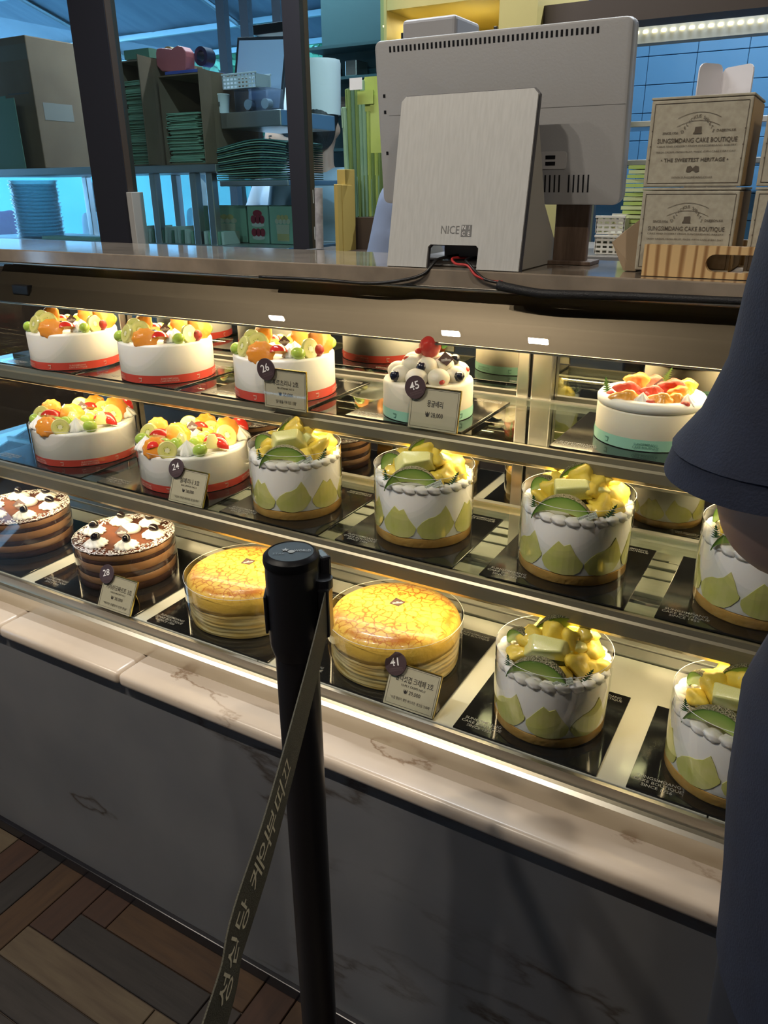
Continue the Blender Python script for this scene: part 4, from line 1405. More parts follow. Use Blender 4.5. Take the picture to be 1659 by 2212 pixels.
M_CABLE = mat('black_cable', (0.010, 0.010, 0.011), 0.35)
FY = 1.0965
c1 = [V((-0.53, 1.16, CTZ + 0.016)), V((-0.545, 1.118, CTZ + 0.012)), at(915, 592, 1.100), at(860, 607, FY), at(790, 612, FY), at(690, 604, FY), at(560, 598, FY)]
tag(MB().tube(curve_pts(c1), 0.0026, 8).obj('power_cable', M_CABLE, smooth=True), 'thin black cable running left from the terminal along counter edge', 'cable')
c2 = [V((-0.50, 1.17, CTZ + 0.014)), V((-0.497, 1.118, CTZ + 0.014)), at(1015, 572, 1.103), at(1045, 602, FY), at(1085, 612, FY - 0.002)]
tag(MB().tube(curve_pts(c2), 0.0021, 8).obj('black_lead', M_CABLE, smooth=True), 'thin black lead dropping from the terminal notch into sleeve', 'cable')
c3 = [V((-0.51, 1.17, CTZ + 0.012)), V((-0.52, 1.120, CTZ + 0.015)), at(985, 570, 1.107), at(1010, 574, 1.102), at(1028, 595, FY), at(1060, 607, FY), at(1085, 609, FY - 0.002)]
tag(MB().tube(curve_pts(c3), 0.0019, 8).obj('red_lead', mat('red_cable', (0.45, 0.03, 0.03), 0.4), smooth=True), 'red lead looping out of the terminal notch beside black one', 'cable')
c4 = [at(1076, 616, FY - 0.004), at(1100, 622, FY - 0.005), at(1170, 634, FY - 0.005), at(1260, 637, FY - 0.005), at(1380, 641, FY - 0.004), at(1500, 646, FY - 0.004), at(1640, 652, FY - 0.004), at(1800, 660, FY - 0.004)]
rs = []
cp = curve_pts(c4)
for i in range(len(cp)):
    t = i / (len(cp) - 1)
    rs.append(0.0072 * (1 - t) + 0.0042 * t)
tag(MB().tube(cp, rs, 12).obj('cable_sleeve', mat('braided_sleeve', (0.010, 0.010, 0.012), 0.55, bump=0.5, scale=500), smooth=True), 'thick black braided cable sleeve along the counter front edge', 'cable')

# ------------------------------------------------------------------ cake boxes in the wooden tray
M_KRAFT = mat('cream_box_card', (0.34, 0.31, 0.24), 0.7, c2=(0.41, 0.38, 0.30), scale=120)
M_KRAFT2 = mat('box_side_card', (0.40, 0.26, 0.11), 0.7)
M_BINK = mat('box_ink', (0.10, 0.080, 0.060), 0.8)


def cake_box(x0, x1, y0, y1, z0, z1, label):
    b = empty('cake_box', ((x0 + x1) / 2, (y0 + y1) / 2, z0), 0, label, 'box', 'cream cake boxes in the wooden tray')
    w, d, h = (x1 - x0) / 2, (y1 - y0) / 2, z1 - z0
    boxo('carton', (-w, -d, 0), (w, d, h - 0.004), [M_KRAFT], b, bevel=0.0015)
    boxo('lid_flap', (-w - 0.0008, -d - 0.0008, h - 0.0036), (w + 0.0008, d, h - 0.0006), M_KRAFT, b, bevel=0.0008)
    boxo('side_panel', (w + 0.0001, -d + 0.002, 0.002), (w + 0.0006, d - 0.002, h - 0.006), M_KRAFT2, b)
    F = Matrix.Translation((0, -d - 0.0004, 0)) @ Matrix.Rotation(PI / 2, 4, 'X')
    m = 0.0045
    for q in ((-w + m, m, w - m, m + 0.0006), (-w + m, h - m - 0.004, w - m, h - m - 0.0034), (-w + m, m, -w + m + 0.0006, h - m - 0.004), (w - m, m, w - m + 0.0006, h - m - 0.004)):
        boxo('border_line', (q[0], q[1], 0), (q[2], q[3], 0.0002), M_BINK, b).matrix_local = F

    def line(s, yy, size, width, bold=0.0):
        text(s, size, M_BINK, b, F @ Matrix.Translation((0, h * yy, 0.0003)), width=width * w * 2, bold=bold)
    # arched banner
    word = 'DELICIOUS SWEETS'
    for i, ch in enumerate(word):
        if ch == ' ':
            continue
        t = (i - (len(word) - 1) / 2) / len(word)
        text(ch, 0.0052, M_BINK, b, F @ Matrix.Translation((t * 0.040, h * 0.775 - 2.4 * (t * 0.105) ** 2 * 3, 0.0003)) @ Matrix.Rotation(-t * 0.9, 4, 'Z'))
    for dy in (0.0045, -0.0050):
        pts = [((k / 10 - 0.5) * 0.052, h * 0.775 + dy - 0.035 * (k / 10 - 0.5) ** 2 * 0.75) for k in range(11)]
        mb = MB()
        for (xa, ya), (xb, yb) in zip(pts[:-1], pts[1:]):
            mb.add([(xa, ya, 0), (xb, yb, 0), (xb, yb + 0.0005, 0), (xa, ya + 0.0005, 0)], [(0, 1, 2, 3)])
        mb.obj('banner_line', M_BINK, b).matrix_local = F @ Matrix.Translation((0, 0, 0.0003))
    # little oven mark
    k = 0.0042
    MB().prism([(-k * 1.3, -k), (k * 1.3, -k), (k * 1.1, -k * .5), (k, -k * .5), (k, k), (-k * .8, k * .9), (-k * .95, -k * .5), (-k * 1.1, -k * .5)], 0, 0.0002).obj('oven_mark', M_BINK, b).matrix_local = F @ Matrix.Translation((0, h * 0.625, 0.0002))
    text('SINCE.1956', 0.0040, M_BINK, b, F @ Matrix.Translation((-w * 0.55, h * 0.60, 0.0003)), bold=0.01)
    text('DAEJEON.KR', 0.0040, M_BINK, b, F @ Matrix.Translation((w * 0.56, h * 0.615, 0.0003)), bold=0.01)
    line('SUNGSIMDANG CAKE BOUTIQUE', 0.515, 0.0078, 0.80, 0.005)
    line('CAKE AND DESSERT FROM SUNGSIMDANG BAKERY', 0.455, 0.0030, 0.80)
    line('FRESH CREAM, FRESH FRUIT, MADE WITH CARE EVERY DAY', 0.39, 0.0030, 0.80)
    line('• THE SWEETEST HERITAGE •', 0.30, 0.0062, 0.68, 0.008)
    MB().prism([(-0.008, -0.003), (-0.004, -0.004), (0, -0.001), (0.004, -0.004), (0.008, -0.003), (0.007, 0.003), (0.003, 0.004), (0, 0.001), (-0.003, 0.004), (-0.007, 0.003)], 0, 0.0002).obj('crest_mark', M_BINK, b).matrix_local = F @ Matrix.Translation((0, h * 0.20, 0.0002))
    line('WWW.SUNGSIMDANG.CO.KR', 0.105, 0.0036, 0.42)
    for sx in (-1, 1):
        for yy in (0.30, 0.45, 0.62):
            boxo('corner_dot', (sx * (w - m) - 0.0008, h * yy, 0.0001), (sx * (w - m) + 0.0008, h * yy + 0.0016, 0.0003), M_BINK, b).matrix_local = F
    return b


bx0, bx1 = -0.2565, -0.1345
cake_box(bx0, bx1, 1.155, 1.275, CTZ + 0.006, 1.3165, 'cream printed cake box at bottom left behind the wooden tray')
cake_box(bx0 - 0.001, bx1 - 0.001, 1.155, 1.275, 1.317, 1.424, 'cream printed cake box stacked on top at left')
cake_box(bx1 + 0.018, bx1 + 0.140, 1.155, 1.275, CTZ + 0.006, 1.3165, 'cream printed cake box at bottom right beside navy sleeve')
cake_box(bx1 + 0.017, bx1 + 0.139, 1.155, 1.275, 1.317, 1.424, 'cream printed cake box on top at right picture edge')
tray = empty('wooden_tray', (-0.12, 1.2, CTZ), 0, 'light striped wooden tray with handle slot holding cake boxes', 'tray')


def wood_mat():
    m = mat('striped_ash_wood', (0.62, 0.40, 0.20), 0.45)
    nt = m.node_tree
    b = nt.nodes['Principled BSDF']
    tc = nt.nodes.new('ShaderNodeTexCoord')
    mp = nt.nodes.new('ShaderNodeMapping')
    mp.inputs['Scale'].default_value = (24, 10, 2)
    nt.links.new(tc.outputs['Object'], mp.inputs[0])
    w = nt.nodes.new('ShaderNodeTexWave')
    w.bands_direction = 'X'
    w.inputs['Scale'].default_value = 0.9
    w.inputs['Distortion'].default_value = 5.0
    w.inputs['Detail'].default_value = 3
    nt.links.new(mp.outputs[0], w.inputs['Vector'])
    cr = nt.nodes.new('ShaderNodeValToRGB')
    cr.color_ramp.elements[0].color = (0.28, 0.145, 0.055, 1)
    cr.color_ramp.elements[1].color = (0.62, 0.42, 0.20, 1)
    cr.color_ramp.elements[1].position = 0.45
    nt.links.new(w.outputs[0], cr.inputs[0])
    nt.links.new(cr.outputs[0], b.inputs['Base Color'])
    return m


M_WOOD = wood_mat()
tx0 = at(1391, 560, 1.142).x
tx1 = 0.03
tz1 = at(1500, 531, 1.142).z
tlx = at(1524, 578, 1.142).x
mb = MB()
yA, yB = 1.136, 1.148
zs0, zs1 = CTZ + 0.0085, CTZ + 0.031
zmid, rad = (zs0 + zs1) / 2, (zs1 - zs0) / 2
hx1 = tx1 - (tlx - tx0)
nsg = 8
hole = [(tlx + rad - rad * math.sin(PI * i / nsg), zmid - rad * math.cos(PI * i / nsg)) for i in range(nsg + 1)] + \
       [(hx1 - rad + rad * math.sin(PI * i / nsg), zmid + rad * math.cos(PI * i / nsg)) for i in range(nsg + 1)]


def outer_pt(hx, hz):
    return (min(max(hx, tx0), tx1), hz)


outer = []
for i in range(nsg + 1):
    t = i / nsg
    outer.append((tx0, CTZ + 0.0006 + (tz1 - CTZ) * t))
for i in range(nsg + 1):
    t = i / nsg
    outer.append((tx1, tz1 - (tz1 - CTZ - 0.0006) * t))
n = len(hole)
O = tray.location
vs_ = [(x - O.x, y - O.y, z - O.z) for y in (yA, yB) for ring in (outer, hole) for x, z in ring]
fs_ = []
for i in range(n):
    j = (i + 1) % n
    fs_ += [(i, j, n + j, n + i), (2 * n + i, 3 * n + i, 3 * n + j, 2 * n + j), (i, 2 * n + i, 2 * n + j, j), (n + i, n + j, 3 * n + j, 3 * n + i)]
mb.add(vs_, fs_)
mb.obj('tray_front', M_WOOD, tray)
pbox('tray_base', (tx0, 1.1485, CTZ + 0.0006), (tx1, 1.29, CTZ + 0.0055), M_WOOD, tray)
pbox('tray_back', (tx0, 1.2905, CTZ + 0.0006), (tx1, 1.302, tz1), M_WOOD, tray)

# folded white menu sheet standing behind the boxes
wm = empty('folded_menu', (-0.2, 1.32, CTZ), 0, 'white folded plastic menu standing behind the top cake box', 'menu')
M_MENU = mat('white_plastic_sheet', (0.72, 0.70, 0.74), 0.35)
fa, fb, fc = at(1512, 135, 1.33), at(1562, 150, 1.37), at(1632, 135, 1.33)
for p, q in ((fa, fb), (fb, fc)):
    m4 = barmtx(V((p.x, p.y, CTZ)) - wm.location, V((q.x, q.y, CTZ)) - wm.location)
    L = (V((q.x, q.y, 0)) - V((p.x, p.y, 0))).length
    hh = (p.z if p is not fb else q.z) - CTZ
    ou = rr_outline(0.0005, 0, L - 0.0005, hh, 0.010, 3)
    o = MB().prism(ou, -0.001, 0.001, mtx=Matrix.Rotation(PI / 2, 4, 'X')).obj('menu_leaf', M_MENU, wm)
    o.matrix_local = m4

# paper sack slumped left of the boxes
sk = empty('paper_sack', (-0.285, 1.22, CTZ), 0, 'crumpled grey and tan paper sack left of the cake boxes', 'bag')
prf = [at(1345, 596, 1.19), at(1322, 525, 1.19), at(1352, 498, 1.20), at(1390, 470, 1.21)]
vs_ = []
for k, (dy, sc) in enumerate(((0.0, 1.0), (0.05, 0.94), (0.09, 0.8))):
    for p in prf:
        vs_.append(V((p.x - 0.0 * k, p.y + dy, CTZ + 0.0008 + (p.z - CTZ) * sc if p is not prf[0] else CTZ + 0.0008)) - sk.location)
    q = prf[0]
    vs_.append(V((-0.262, q.y + dy, CTZ + 0.0008)) - sk.location)
    vs_.append(V((-0.262, q.y + dy, CTZ + (prf[3].z - CTZ) * sc)) - sk.location)
mb = MB()
order = [0, 1, 2, 3, 5, 4]
for k in range(2):
    for i in range(6):
        a, b = order[i], order[(i + 1) % 6]
        mb.add([vs_[k * 6 + a], vs_[k * 6 + b], vs_[k * 6 + 6 + b], vs_[k * 6 + 6 + a]], [(0, 1, 2, 3)], 0)
mb.add([vs_[i] for i in order], [(0, 1, 2, 3, 4, 5)], 1)
mb.add([vs_[12 + i] for i in order], [(0, 1, 2, 3, 4, 5)], 0)
mb.obj('sack_paper', [mat('sack_grey', (0.50, 0.50, 0.54), 0.7, bump=0.4, scale=40), mat('sack_tan', (0.30, 0.22, 0.14), 0.7, bump=0.3, scale=40)], sk, merge=True)

# ------------------------------------------------------------------ belt barrier post
SX, SY, ST = -0.4245, 0.552, 0.9885
bp = empty('belt_barrier_post', (SX, SY, 0), 0, 'black belt barrier post standing before the marble plinth', 'barrier post')
M_POST = mat('black_post', (0.006, 0.006, 0.008), 0.35)
MB().lathe([(0.162, 0.001), (0.165, 0.006), (0.160, 0.014), (0.12, 0.024), (0.07, 0.030), (0.03, 0.036), (0.025, 0.040)], 64).obj('base_dome', mat('navy_black_base', (0.006, 0.007, 0.014), 0.3), bp, smooth=True)
MB().lathe([(0.0228, 0.036), (0.0228, ST - 0.10)], 40).obj('pole', M_POST, bp, smooth=True, angle=0.5)
MB().lathe([(0.0232, ST - 0.118), (0.0262, ST - 0.108), (0.0272, ST - 0.100), (0.0272, ST - 0.012)], 48).obj('belt_head', M_POST, bp, smooth=True, angle=0.6)
MB().lathe([(0.0280, ST - 0.0125), (0.0286, ST - 0.009), (0.0280, ST - 0.004), (0.0245, ST - 0.0005), (0.0232, ST), (0.0225, ST - 0.0008), (0.001, ST - 0.0008)], 48).obj('cap', mat('gloss_cap', (0.004, 0.004, 0.005), 0.4, spec=0.15), bp, smooth=True, angle=0.6)
M_CAPP = mat('cap_print', (0.16, 0.16, 0.15), 0.5)
ca = math.radians(30)
RC = Matrix.Translation((0, 0, ST - 0.0004)) @ Matrix.Rotation(ca, 4, 'Z')
st = []
for i in range(10):
    q = 0.0046 if i % 2 == 0 else 0.0018
    st.append((q * math.cos(PI / 2 + i * PI / 5), q * math.sin(PI / 2 + i * PI / 5)))
MB().prism([(x - 0.006, y + 0.003) for x, y in st], 0, 0.0002).obj('star_mark', M_CAPP, bp).matrix_local = RC
MB().lathe([(0.0034, 0), (0.0034, 0.0002)], 20, c=(0.0005, -0.0010, 0)).obj('globe_mark', M_CAPP, bp).matrix_local = RC
text('WORLD', 0.0058, M_CAPP, bp, RC @ Matrix.Translation((0.0115, 0.0008, 0.0003)), width=0.0165, bold=0.01)
text('STAR', 0.0050, mat('cap_print_dim', (0.04, 0.04, 0.04), 0.5), bp, RC @ Matrix.Translation((-0.0115, -0.006, 0.0003)), width=0.012)
# clips on the sides and the cassette that lets the belt out
def side_clip(ang, z0, z1, w, t, nm):
    o = boxo(nm, (0.0265, -w / 2, z0), (0.0265 + t, w / 2, z1), M_POST, bp, bevel=0.003)
    o.rotation_euler = (0, 0, ang)
    return o


vang = math.atan2(-SY, -SX)          # direction from post to camera
side_clip(vang - PI / 2 - 0.1, ST - 0.088, ST - 0.045, 0.024, 0.003, 'belt_slot_plate')
side_clip(vang + PI / 2 + 0.35, ST - 0.075, ST - 0.010, 0.022, 0.0125, 'belt_slot_plate')
side_clip(vang + PI / 2 - 0.25, ST - 0.092, ST - 0.036, 0.024, 0.012, 'belt_cassette')
o = MB().tube([(0, 0, 0), (0, 0, 0.010)], 0.010, 16).obj('cassette_knob', M_POST, bp, smooth=True, angle=0.6)
ka = vang + PI / 2 - 0.25
o.location = (0.031 * math.cos(ka), 0.031 * math.sin(ka), ST - 0.038)

# the belt: woven tape hanging slack toward the lower left
bpx = ((712, 1290, 0.930), (678, 1438, 0.915), (628, 1630, 0.893), (575, 1822, 0.868), (514, 2015, 0.842), (466, 2207, 0.815))
bpts = curve_pts([atz(u, v, z) for u, v, z in bpx] + [V((-0.235, 0.10, 0.755)), V((-0.215, -0.05, 0.70)), V((-0.20, -0.30, 0.64))], 10)
belt = empty('barrier_belt', bpts[0], 0, 'dark olive barrier belt with Korean lettering running down from the post', 'belt')
BO = belt.location
hb = 0.0235
mb = MB()
nb = len(bpts)
vv = []
for i, p in enumerate(bpts):
    t = (bpts[min(i + 1, nb - 1)] - bpts[max(i - 1, 0)]).normalized()
    s = t.cross(V((0, 0, 1))).normalized()
    w = s.cross(t).normalized()
    for sgn in (-1, 1):
        for th in (-0.0006, 0.0006):
            vv.append(p + w * hb * sgn + s * th - BO)
fs_ = []
for i in range(nb - 1):
    a, b = 4 * i, 4 * i + 4
    fs_ += [(a, a + 2, b + 2, b), (a + 1, b + 1, b + 3, a + 3), (a, b, b + 1, a + 1), (a + 2, a + 3, b + 3, b + 2)]
mb.add(vv, fs_)
mb.obj('woven_tape', mat('olive_tape', (0.050, 0.046, 0.030), 0.75, c2=(0.040, 0.036, 0.024), scale=30, bump=0.5, bscale=900), belt, smooth=True, angle=0.6)
M_GOLDP = mat('pale_gold_print', (0.50, 0.45, 0.32), 0.6)
acc = [0.0]
for i in range(1, nb):
    acc.append(acc[-1] + (bpts[i] - bpts[i - 1]).length)


def on_belt(s):
    for i in range(nb - 1):
        if acc[i + 1] >= s:
            k = (s - acc[i]) / (acc[i + 1] - acc[i])
            t = (bpts[i + 1] - bpts[i]).normalized()
            return bpts[i].lerp(bpts[i + 1], k), t
    return bpts[-1], (bpts[-1] - bpts[-2]).normalized()


def proj_v(p):
    q = RM.transposed() @ (p - CAM)
    return q.y / q.z * FPX + FH / 2


for ch, vt in zip('끄띠부익케당심성', (1669, 1722, 1783, 1834, 1888, 1979, 2054, 2134)):
    s = 0.0
    while s < acc[-1] - 0.002 and proj_v(on_belt(s)[0]) < vt:
        s += 0.001
    p, t = on_belt(s)
    sd = t.cross(V((0, 0, 1))).normalized()
    if sd.dot(CAM - p) < 0:
        sd = -sd
    upb = sd.cross(-t).normalized()
    F = Matrix.Translation(-BO) @ frame(p + sd * 0.0009, -t, upb)
    text(ch, 0.0270, M_GOLDP, belt, F, width=0.0185, bold=0.004)
# ------------------------------------------------------------------ people
M_SKIN = mat('skin', (0.50, 0.30, 0.22), 0.5, sss=0.15, sssc=(1, .4, .25))
M_HAIR = mat('dark_hair', (0.012, 0.010, 0.010), 0.45, bump=0.6, scale=60, stretch=(4, 4, 0.6))


def caps(mb, p, q, r1, r2, n=10):
    p, q = V(p), V(q)
    mb.tube([p, p.lerp(q, 0.5), q], [r1, (r1 + r2) / 2, r2], 14)
    mb.ball(p, r1, 14, 8)
    mb.ball(q, r2, 14, 8)


def remesh(o, voxel=0.010, smooth=6):
    m = o.modifiers.new('join', 'REMESH')
    m.mode = 'VOXEL'
    m.voxel_size = voxel
    m.use_smooth_shade = True
    s = o.modifiers.new('soften', 'SMOOTH')
    s.iterations = smooth
    s.factor = 0.6
    return o


def hand(mb, w, d, upn, side=1, k=1.0):
    """palm and five bent fingers starting at wrist w, pointing along d, palm facing upn"""
    w, d, upn = V(w), V(d).normalized(), V(upn)
    s = d.cross(upn).normalized() * side
    upn = s.cross(d).normalized() * side
    caps(mb, w, w + d * 0.055 * k, 0.024 * k, 0.026 * k)
    caps(mb, w + d * 0.05 * k + s * 0.022 * k, w + d * 0.08 * k + s * 0.024 * k, 0.019 * k, 0.015 * k)
    caps(mb, w + d * 0.05 * k - s * 0.020 * k, w + d * 0.08 * k - s * 0.024 * k, 0.019 * k, 0.015 * k)
    for i, (o, L) in enumerate(((0.033, 0.066), (0.012, 0.076), (-0.010, 0.070), (-0.031, 0.055))):
        a = w + d * 0.085 * k + s * o * k
        b = a + (d * 0.9 + upn * 0.35).normalized() * L * 0.5 * k
        c = b + (d * 0.4 + upn * 0.9).normalized() * L * 0.5 * k
        caps(mb, a, b, 0.0095 * k, 0.0088 * k)
        caps(mb, b, c, 0.0088 * k, 0.0075 * k)
    a = w + d * 0.03 * k + s * 0.030 * k
    b = a + (s * 0.8 + d * 0.6 + upn * 0.3).normalized() * 0.035 * k
    c = b + (d * 0.9 + upn * 0.5 - s * 0.1).normalized() * 0.030 * k
    caps(mb, a, b, 0.012 * k, 0.0105 * k)
    caps(mb, b, c, 0.0105 * k, 0.0085 * k)


def person(label, base, rz, H=1.70, arms=None, shirt=None, trousers=None, hair='short', hat=None, sleeve=0.5, apron=None, voxel=0.012, group=None, shirt_mesh=True, look=0.0, build=1.0, arm_r=0.040):
    """standing figure facing local +y. arms: ((elbow, wrist), (elbow, wrist)) in local metres for left (-x) and right (+x)"""
    P = empty('person', base, rz, label, 'person', group)
    k = H / 1.70
    def K(p):
        return V(p) * k
    sh = {-1: V((-0.185 * build, 0, 1.40)), 1: V((0.185 * build, 0, 1.40))}
    if arms is None:
        arms = (((-0.23, -0.02, 1.10), (-0.22, 0.08, 0.86)), ((0.23, -0.02, 1.10), (0.22, 0.08, 0.86)))
    mb = MB()
    for s in (-1, 1):
        caps(mb, K((s * 0.085, 0, 0.92)), K((s * 0.092, 0.015, 0.50)), 0.082 * k, 0.055 * k)
        caps(mb, K((s * 0.092, 0.015, 0.50)), K((s * 0.095, -0.02, 0.10)), 0.055 * k, 0.038 * k)
        caps(mb, K((s * 0.095, -0.03, 0.045)), K((s * 0.105, 0.13, 0.035)), 0.040 * k, 0.032 * k)
    mb.ball(K((0, 0, 0.97)), (0.155 * k * build, 0.11 * k, 0.13 * k))
    mb.ball(K((0, 0.01, 1.10)), (0.138 * k * build, 0.10 * k, 0.16 * k))
    mb.ball(K((0, 0, 1.28)), (0.165 * k * build, 0.105 * k, 0.17 * k))
    caps(mb, K((-0.15 * build, 0, 1.39)), K((0.15 * build, 0, 1.39)), 0.055 * k, 0.055 * k)
    caps(mb, K((0, -0.01, 1.40)), K((0, 0.015, 1.53)), 0.058 * k, 0.052 * k)
    # head: skull, jaw, nose, ears, turned by look
    L = Matrix.Rotation(look, 4, 'Z')
    def HD(p):
        q = L @ (V(p) - V((0, 0.02, 1.60)))
        return (q + V((0, 0.02, 1.60))) * k
    mb.ball(HD((0, 0.015, 1.625)), (0.076 * k, 0.092 * k, 0.100 * k))
    mb.ball(HD((0, 0.045, 1.565)), (0.056 * k, 0.055 * k, 0.062 * k))
    caps(mb, HD((0, 0.105, 1.620)), HD((0, 0.122, 1.590)), 0.010 * k, 0.014 * k)
    for s in (-1, 1):
        mb.ball(HD((s * 0.078, 0.01, 1.605)), (0.012 * k, 0.020 * k, 0.030 * k))
    for s, (el, wr) in zip((-1, 1), arms):
        caps(mb, sh[s] * k, K(el), (0.050 if arm_r < 0.045 else 0.036) * k, (arm_r if arm_r < 0.045 else 0.036) * k)
        mb.ball(K(el), arm_r * k, 14, 8)
        caps(mb, K(el), K(wr), arm_r * k, 0.027 * k)
        d = (V(wr) - V(el)).normalized()
        hand(mb, K(wr), d, V((-s * 0.6, 0.2, 0.5)), s, k)
    remesh(mb.obj('body', M_SKIN, P), voxel * 0.75)
    fm = MB()
    for s in (-1, 1):
        e = MB().ball(HD((s * 0.032, 0.100, 1.622)), (0.013 * k, 0.007 * k, 0.0085 * k), 12, 8).obj('eye', mat('eye_white', (0.75, 0.73, 0.70), 0.25), P, smooth=True)
        q = HD((s * 0.032, 0.1065, 1.622))
        MB().ball(q - e.location, (0.0055 * k, 0.002 * k, 0.0055 * k), 10, 6).obj('iris', mat('dark_iris', (0.02, 0.012, 0.01), 0.2), e, smooth=True)
        MB().ball(HD((s * 0.033, 0.104, 1.645)), (0.017 * k, 0.005 * k, 0.004 * k), 10, 6).obj('eyebrow', M_HAIR, P, smooth=True)
    MB().ball(HD((0, 0.098, 1.558)), (0.021 * k, 0.008 * k, 0.007 * k), 12, 6).obj('mouth', mat('lips', (0.42, 0.16, 0.14), 0.45), P, smooth=True)
    # hair
    hb_ = MB()
    hb_.ball(HD((0, -0.010, 1.655)), (0.086 * k, 0.098 * k, 0.090 * k))
    hb_.ball(HD((0, -0.040, 1.600)), (0.078 * k, 0.070 * k, 0.085 * k))
    if hair == 'long':
        hb_.ball(HD((0, -0.045, 1.52)), (0.086 * k, 0.060 * k, 0.13 * k))
        for s in (-1, 1):
            caps(hb_, HD((s * 0.074, 0.015, 1.65)), HD((s * 0.080, 0.01, 1.46)), 0.022 * k, 0.018 * k)
    remesh(hb_.obj('hair', M_HAIR, P), voxel)
    if trousers:
        tb = MB()
        for s in (-1, 1):
            caps(tb, K((s * 0.085, 0, 0.92)), K((s * 0.092, 0.015, 0.50)), 0.094 * k, 0.070 * k)
            caps(tb, K((s * 0.092, 0.015, 0.50)), K((s * 0.095, -0.02, 0.10)), 0.070 * k, 0.058 * k)
        tb.ball(K((0, 0, 0.96)), (0.172 * k * build, 0.124 * k, 0.12 * k))
        remesh(tb.obj('trousers', trousers, P), voxel)
        for s in (-1, 1):
            q = MB()
            caps(q, K((s * 0.095, -0.04, 0.043)), K((s * 0.107, 0.14, 0.040)), 0.043 * k, 0.040 * k)
            remesh(q.obj('shoe', M_BLACK, P), voxel)
    if shirt and shirt_mesh:
        sb = MB()
        sb.ball(K((0, 0, 0.98)), (0.172 * k * build, 0.125 * k, 0.11 * k))
        sb.ball(K((0, 0.01, 1.12)), (0.158 * k * build, 0.118 * k, 0.18 * k))
        sb.ball(K((0, 0, 1.29)), (0.178 * k * build, 0.120 * k, 0.165 * k))
        caps(sb, K((-0.15 * build, 0, 1.39)), K((0.15 * build, 0, 1.39)), 0.066 * k, 0.066 * k)
        for s, (el, wr) in zip((-1, 1), arms):
            e = sh[s].lerp(V(el), min(1.0, sleeve * 2))
            caps(sb, sh[s] * k, e * k, 0.066 * k, 0.060 * k)
            if sleeve > 0.5:
                w = V(el).lerp(V(wr), (sleeve - 0.5) * 2)
                caps(sb, V(el) * k, w * k, 0.060 * k, 0.046 * k)
        remesh(sb.obj('shirt', shirt, P), voxel)
    if hat:
        MB().lathe([(0.092 * k, 0), (0.094 * k, 0.05 * k), (0.098 * k, 0.20 * k), (0.094 * k, 0.215 * k), (0.002, 0.215 * k)], 28, wave=lambda t, i: 1 + (0.02 * math.cos(14 * t) if i > 1 else 0)).obj('chef_hat', hat, P, HD((0, -0.005, 1.665)), smooth=True, angle=0.8)
    return P


# customer at the right edge, facing the case, left elbow bent
M_NAVY = mat('navy_cotton', (0.007, 0.010, 0.024), 0.9, c2=(0.009, 0.013, 0.030), scale=60, bump=0.2, bscale=700)
M_NAVYD = mat('dark_trousers', (0.008, 0.010, 0.018), 0.85)
PB = V((0.185, 0.42, 0))
cust = person('customer in navy short sleeved t-shirt at right, elbow bent before the case', PB, 0, 1.70,
              arms=(((-0.180, 0.026, 1.164), (-0.03, 0.160, 1.205)), ((0.21, 0.02, 1.13), (0.075, 0.19, 1.215))),
              shirt=M_NAVY, trousers=M_NAVYD, shirt_mesh=False, voxel=0.010, build=1.0, arm_r=0.047)


def loft(name, rings, m, parent, seg=40, thick=0.0025, fold=0.0, seed=1):
    """open garment tube through elliptical rings (cx, cy, cz, rx, ry, tilt)"""
    rr = random.Random(seed)
    ph = [rr.uniform(0, 6) for _ in range(4)]
    mb = MB()
    n = len(rings)
    vs_ = []
    for inn in (0, 1):
        for i, (cx, cy, cz, rx, ry, tilt) in enumerate(rings):
            for k in range(seg):
                t = 2 * PI * k / seg
                f = 1 + fold * (math.sin(3 * t + ph[0] + i * 0.35) + 0.6 * math.sin(5 * t + ph[1] - i * 0.5) + 0.4 * math.sin(9 * t + ph[2] + i))
                x, y = (rx - inn * thick) * f * math.cos(t), (ry - inn * thick) * f * math.sin(t)
                vs_.append((cx + x, cy + y, cz + tilt * x))
    fs_ = []
    for inn in (0, 1):
        o = inn * n * seg
        fs_ += [(o + i * seg + k, o + i * seg + (k + 1) % seg, o + (i + 1) * seg + (k + 1) % seg, o + (i + 1) * seg + k) for i in range(n - 1) for k in range(seg)]
    for i in (0, n - 1):
        fs_ += [(i * seg + k, i * seg + (k + 1) % seg, n * seg + i * seg + (k + 1) % seg, n * seg + i * seg + k) for k in range(seg)]
    mb.add(vs_, fs_)
    return mb.obj(name, m, parent, smooth=True, angle=0.9)


